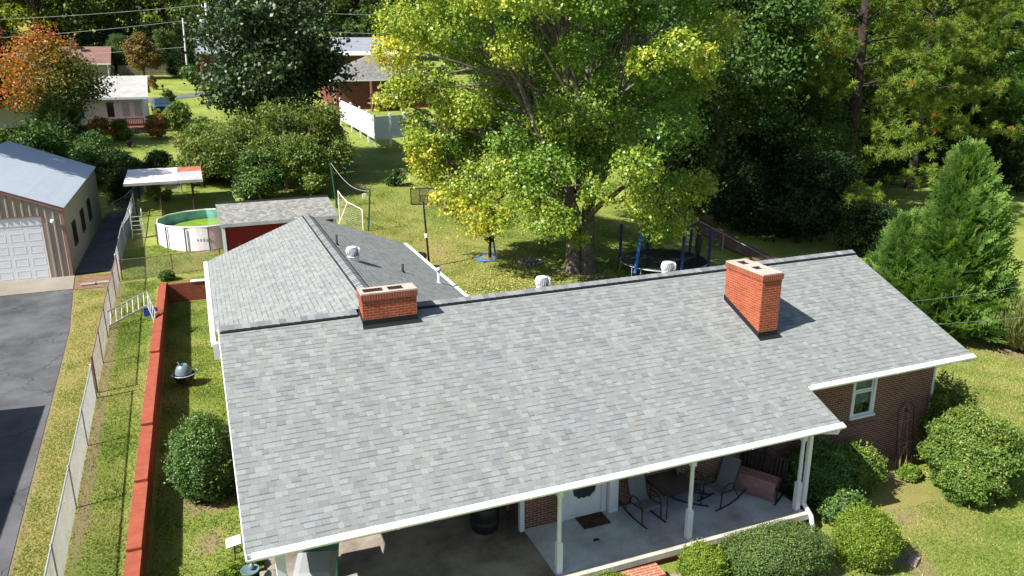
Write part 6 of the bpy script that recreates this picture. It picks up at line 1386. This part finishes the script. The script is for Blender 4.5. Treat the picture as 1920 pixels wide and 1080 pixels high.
# dark magnolia, overgrown shrubs, autumn trees, small far bushes
broadleaf('magnolia_tree', 'large dark glossy magnolia left of the maple', 'tree', on(5.7, 43.5), 16.0, 5.5, 1.6, LM['magnolia'], M['darkbark'], 101, 60, 560, .32, -.05, skirt=False)
for i, (x, y, h, r_, mt, lab, to) in enumerate([(2.2, 38.5, 5.2, 3.0, 'olive', 'wide olive shrub right behind the pool canopy', .05), (5.6, 37.2, 6.4, 3.3, 'olive', 'tallest overgrown shrub in the middle of the thicket', .0), (8.4, 38.4, 6.0, 2.7, 'olive', 'overgrown shrub at the right end of the thicket', .12),
        (.9, 44.2, 3.8, 2.2, 'green', 'green shrub at the left end of the thicket', .12), (5.2, 43.5, 6.0, 3.4, 'green', 'dark shrub behind the thicket under the magnolia', -.05), (3.6, 34.8, 3.4, 2.0, 'green', 'low leafy shrub between the pool and shed', .05), (6.9, 35.2, 3.8, 1.9, 'olive', 'drooping shrub behind the shed roof', .1), (1.2, 41.8, 4.2, 2.4, 'olive', 'shrub left of centre behind the canopy', .2), (.1, 39.4, 4.4, 2.3, 'olive', 'shrub reaching over the right end of the canopy', .1), (9.6, 41.8, 4.6, 1.7, 'olive', 'narrow shrub by the green lawn gap', .2)]):
    broadleaf('overgrown_shrub', lab, 'shrub', on(x, y), h, r_, .1, LM[mt], M['twig'], 110+i, 26, 520, .17, to, 'overgrown shrubs', skirt=True, spread=.28)
broadleaf('red_maple_tree', 'red and orange autumn maple in front of the white house', 'tree', on(-10.4, 56.0), 9.3, 4.2, 1.6, LM['redmaple'], M['palebark'], 121, 40, 400, .22, -.12, gz_=.26, gx_=-.26, spread=.34)
broadleaf('dark_red_tree', 'dark red tree left of the autumn maple', 'tree', on(-17.5, 62), 11.5, 4.6, 1.2, LM['plum'], M['bark'], 122, 36, 400, .28, .05)
broadleaf('dark_red_tree', 'olive and red tree at the left edge of the picture', 'tree', on(-17.5, 56), 8.0, 3.2, 1.0, LM['redmaple'], M['bark'], 127, 26, 380, .26, -.25)
lt = thing('leaning_trunk', 'bare grey leaning trunk at the top left corner', 'trunk', on(-25.5, 82))
m = MB(); m.tube([(1.6,0,6.5),(-.6,0,11),(-2.6,0,15.5),(-5,0,21)], [.42,.36,.28,.12], 9); m.tube([(2.4,0,-.4),(1.6,0,6.5)], [.55,.42], 9); m.build('trunk', M['bark'], lt)
broadleaf('low_dark_shrub', 'dark green shrub behind the metal garage roof', 'shrub', on(-10.6, 46), 4.8, 3.2, .1, LM['green'], M['darkbark'], 123, 26, 420, .2, -.05, 'shrubs behind the garage', skirt=True)
dup(bpy.data.objects['low_dark_shrub'], on(-7.2, 45.5), 2.0, 'dark shrub nearest the garage roof corner', 'shrubs behind the garage', .82)
dup(bpy.data.objects['low_dark_shrub'], on(-14.5, 46.5), 4.0, 'dark shrub furthest left behind the garage roof', 'shrubs behind the garage', 1.05)
sprays('dark_cedar', 'dark feathery evergreen beneath the autumn maple', 'tree', on(-9.6, 50.5), 4.6, 2.6, LM['cedar'], 124, 900, .9, up=.3, leafs=10)
for i, (x, y, h, r_, mt, lab) in enumerate([(-3.0, 57.2, 2.3, 1.3, 'orange', 'small orange shrub below the wooden deck corner'), (-1.2, 58.6, 3.2, 1.6, 'olive', 'olive and red shrub right of the wooden deck'), (-5.6, 57.0, 2.0, 1.3, 'yellowgreen', 'yellow green shrub in front of the wooden deck'), (-7.4, 56.6, 2.2, 1.4, 'orange', 'rusty shrub under the red maple branches'), (-2.8, 61.6, 2.0, 1.0, 'yellowgreen', 'bright green shrub at the deck steps')]):
    broadleaf('autumn_shrub', lab, 'shrub', on(x, y), h, r_, .05, LM[mt], M['twig'], 130+i, 16, 330, .18, 0, 'autumn shrubs', skirt=True)
broadleaf('dead_thicket', 'brown leafless brush tangle left of the pool canopy', 'thicket', on(-5.1, 40.2), 2.6, 1.7, .1, LM['brown'], M['twig'], 141, 16, 130, .14, .1, skirt=True)
broadleaf('garage_shrub', 'dark shrub at the back corner of the metal garage', 'shrub', on(-4.4, 41.6), 2.6, 1.6, .1, LM['green'], M['twig'], 142, 16, 300, .16, -.1, skirt=True)
broadleaf('canopy_plant', 'light green plant behind the canopy roof', 'plant', on(-2.3, 42.0), 1.9, 1.5, .1, LM['green'], M['twig'], 143, 14, 260, .15, .25, skirt=True)
broadleaf('canopy_plant', 'yellow green weeds under the canopy', 'plant', on(-2.6, 36.2), 1.1, 1.1, .05, LM['yellowgreen'], M['twig'], 144, 12, 200, .12, -.05, skirt=True)
broadleaf('round_tan_tree', 'round tan tree beside the far board fence', 'tree', on(-5.9, 112.5), 6.3, 2.7, .9, LM['tan'], M['bark'], 145, 26, 330, .30)
sprays('cone_evergreen', 'cone shaped evergreen behind the plain service pole', 'tree', on(-.4, 114.5), 7.0, 2.6, LM['cedar'], 146, 1000, 1.0, up=.3, leafs=9)
broadleaf('far_bush', 'grey green bush at the foot of the plain pole', 'bush', on(.5, 103.5), 2.7, 1.9, .05, LM['green'], M['twig'], 147, 16, 200, .26, .1, 'far bushes', skirt=True)
broadleaf('far_bush', 'dark reddish bush left of the long grey house', 'bush', on(3.3, 97.5), 4.3, 2.0, .05, LM['plum'], M['twig'], 148, 16, 200, .28, -.1, 'far bushes', skirt=True)
broadleaf('far_bush', 'small yellow bush on the far lawn near the roof edge', 'bush', on(-4.4, 97.5), 1.9, .9, .05, LM['orange'], M['twig'], 149, 10, 140, .22, -.1, 'far bushes', skirt=True)
broadleaf('far_bush', 'green bush between the car and the mailbox', 'bush', on(-2.3, 79.5), 2.0, 1.2, .05, LM['green'], M['twig'], 150, 12, 160, .22, .15, 'far bushes', skirt=True)
dup(protoA, on(-9.4, 121.5), 1, 'bright green tree behind the board fence', 'woodland trees', .34)
dup(protoE, on(-2.8, 121), 2, 'dark round tree behind the tan tree', 'woodland trees', .36)
broadleaf('weed_clump', 'dark weed clump on the lawn edge behind the basketball hoop', 'plant', on(13.0, 36.2), 1.3, 1.0, .05, LM['green'], M['twig'], 151, 10, 160, .16, -.2, skirt=True)
broadleaf('sapling', 'small dark sapling inside the blue goal frame', 'tree', on(13.95, 19.05), 1.9, .42, 1.0, LM['green'], M['darkbark'], 152, 7, 60, .15, -.2)
# trees left of the frame whose shade falls on the garage roof
dup(protoD, on(-16.6, 34.3), 2, 'narrow shade tree left of the metal garage roof', 'garage shade trees', (.60, .60, .86)); dup(protoD, on(-17.2, 39.0), 4, 'narrow shade tree at the back left of the metal garage', 'garage shade trees', (.62, .62, .9))

# ------------------------------------------------------------------ grass blades and fallen leaves near the camera
def grass(name, boxes, n, h, seed):
    rg = np.random.default_rng(seed); P = []
    tot = sum((b-a)*(d-c) for a, b, c, d in boxes)
    for a, b, c, d in boxes:
        k = int(n*(b-a)*(d-c)/tot); P.append(np.stack([rg.uniform(a, b, k), rg.uniform(c, d, k)], 1))
    P = np.concatenate(P); x, y = P[:, 0], P[:, 1]; patch = np.sin(x*1.3+np.sin(y*.9)*2)*np.sin(y*1.1+np.sin(x*.7)*2)+.6*np.sin(x*3.1+1)*np.sin(y*2.7+2)
    keep = rg.uniform(size=len(P)) < .62+.3*patch; keep |= rg.uniform(size=len(P)) < .25
    drive = np.interp(y, [-30, -2, 14.6, 20.6], [-4.1, -4.78, -5.47, -6.0]); keep &= (x > drive+.05)
    keep &= ~((x > -.1+.3) & (x < 19.5) & (y > -5.8) & (y < 4.5)) & ~((x > .2) & (x < 7.6) & (y > -5) & (y < 13.3)) & ~((x > -2.42) & (x < -2.02) & (y < 19.8)) & ~((x < -4.2) & (y > 20.3))
    dry = dry_at(x, y); keep &= rg.uniform(size=len(P)) > bare_at(x, y)*1.25-.15
    P = P[keep]; patch = patch[keep]; dry = dry[keep]; n = len(P); z = G(P[:, 0], P[:, 1]); base = np.stack([P[:, 0], P[:, 1], z], 1)
    a = rg.uniform(0, 2*PI, n); wv_ = np.stack([np.cos(a), np.sin(a), np.zeros(n)], 1)*rg.uniform(.008, .02, (n, 1)); tip = base+np.stack([rg.normal(size=n)*h*.55, rg.normal(size=n)*h*.55, h*rg.uniform(.45, 1.2, n)], 1)
    V = np.stack([base-wv_, base+wv_, tip], 1); o = np_mesh(name, V.reshape(-1, 3), np.arange(n*3).reshape(n, 3), LM['grass'], np.clip(.44-.20*patch+.42*dry+rg.normal(size=n)*.2, 0, 1))
    return tag(o, 'short mown grass with tan dry patches covering the lawns', 'grass', None, 'stuff')
grass('grass', [(-6.2, .3, -9, 8), (-6.2, .3, 8, 21), (13, 27, -10, -1), (19.5, 32, -4, 6)], 380000, .055, 161)
grass('back_grass', [(7.6, 24, 10, 28), (-4, .8, 21.5, 27), (8, 20, 28, 36)], 200000, .07, 162)['label'] = 'taller sunlit back yard grass behind the house'
def litter(name, label, boxes, n, seed, size=.06):
    rg = np.random.default_rng(seed); P = np.concatenate([np.stack([rg.normal((a+b)/2, (b-a)/4, n), rg.normal((c+d)/2, (d-c)/4, n)], 1) for a, b, c, d in boxes]); k = len(P)
    P3 = np.column_stack([P, G(P[:, 0], P[:, 1])+.05]); o = leaves(name, P3, np.array([0, 0, 1.])+rg.normal(size=(k, 3))*.35, size, rg.uniform(0, 1, k), LM['fallen'], rg=rg); tag(o, label, 'leaf litter', None, 'stuff')
litter('fallen_leaves', 'pale fallen leaves scattered on the lawn around the maple', [(8, 26, 6, 26), (9, 17, 10, 18)], 1500, 171, .10)
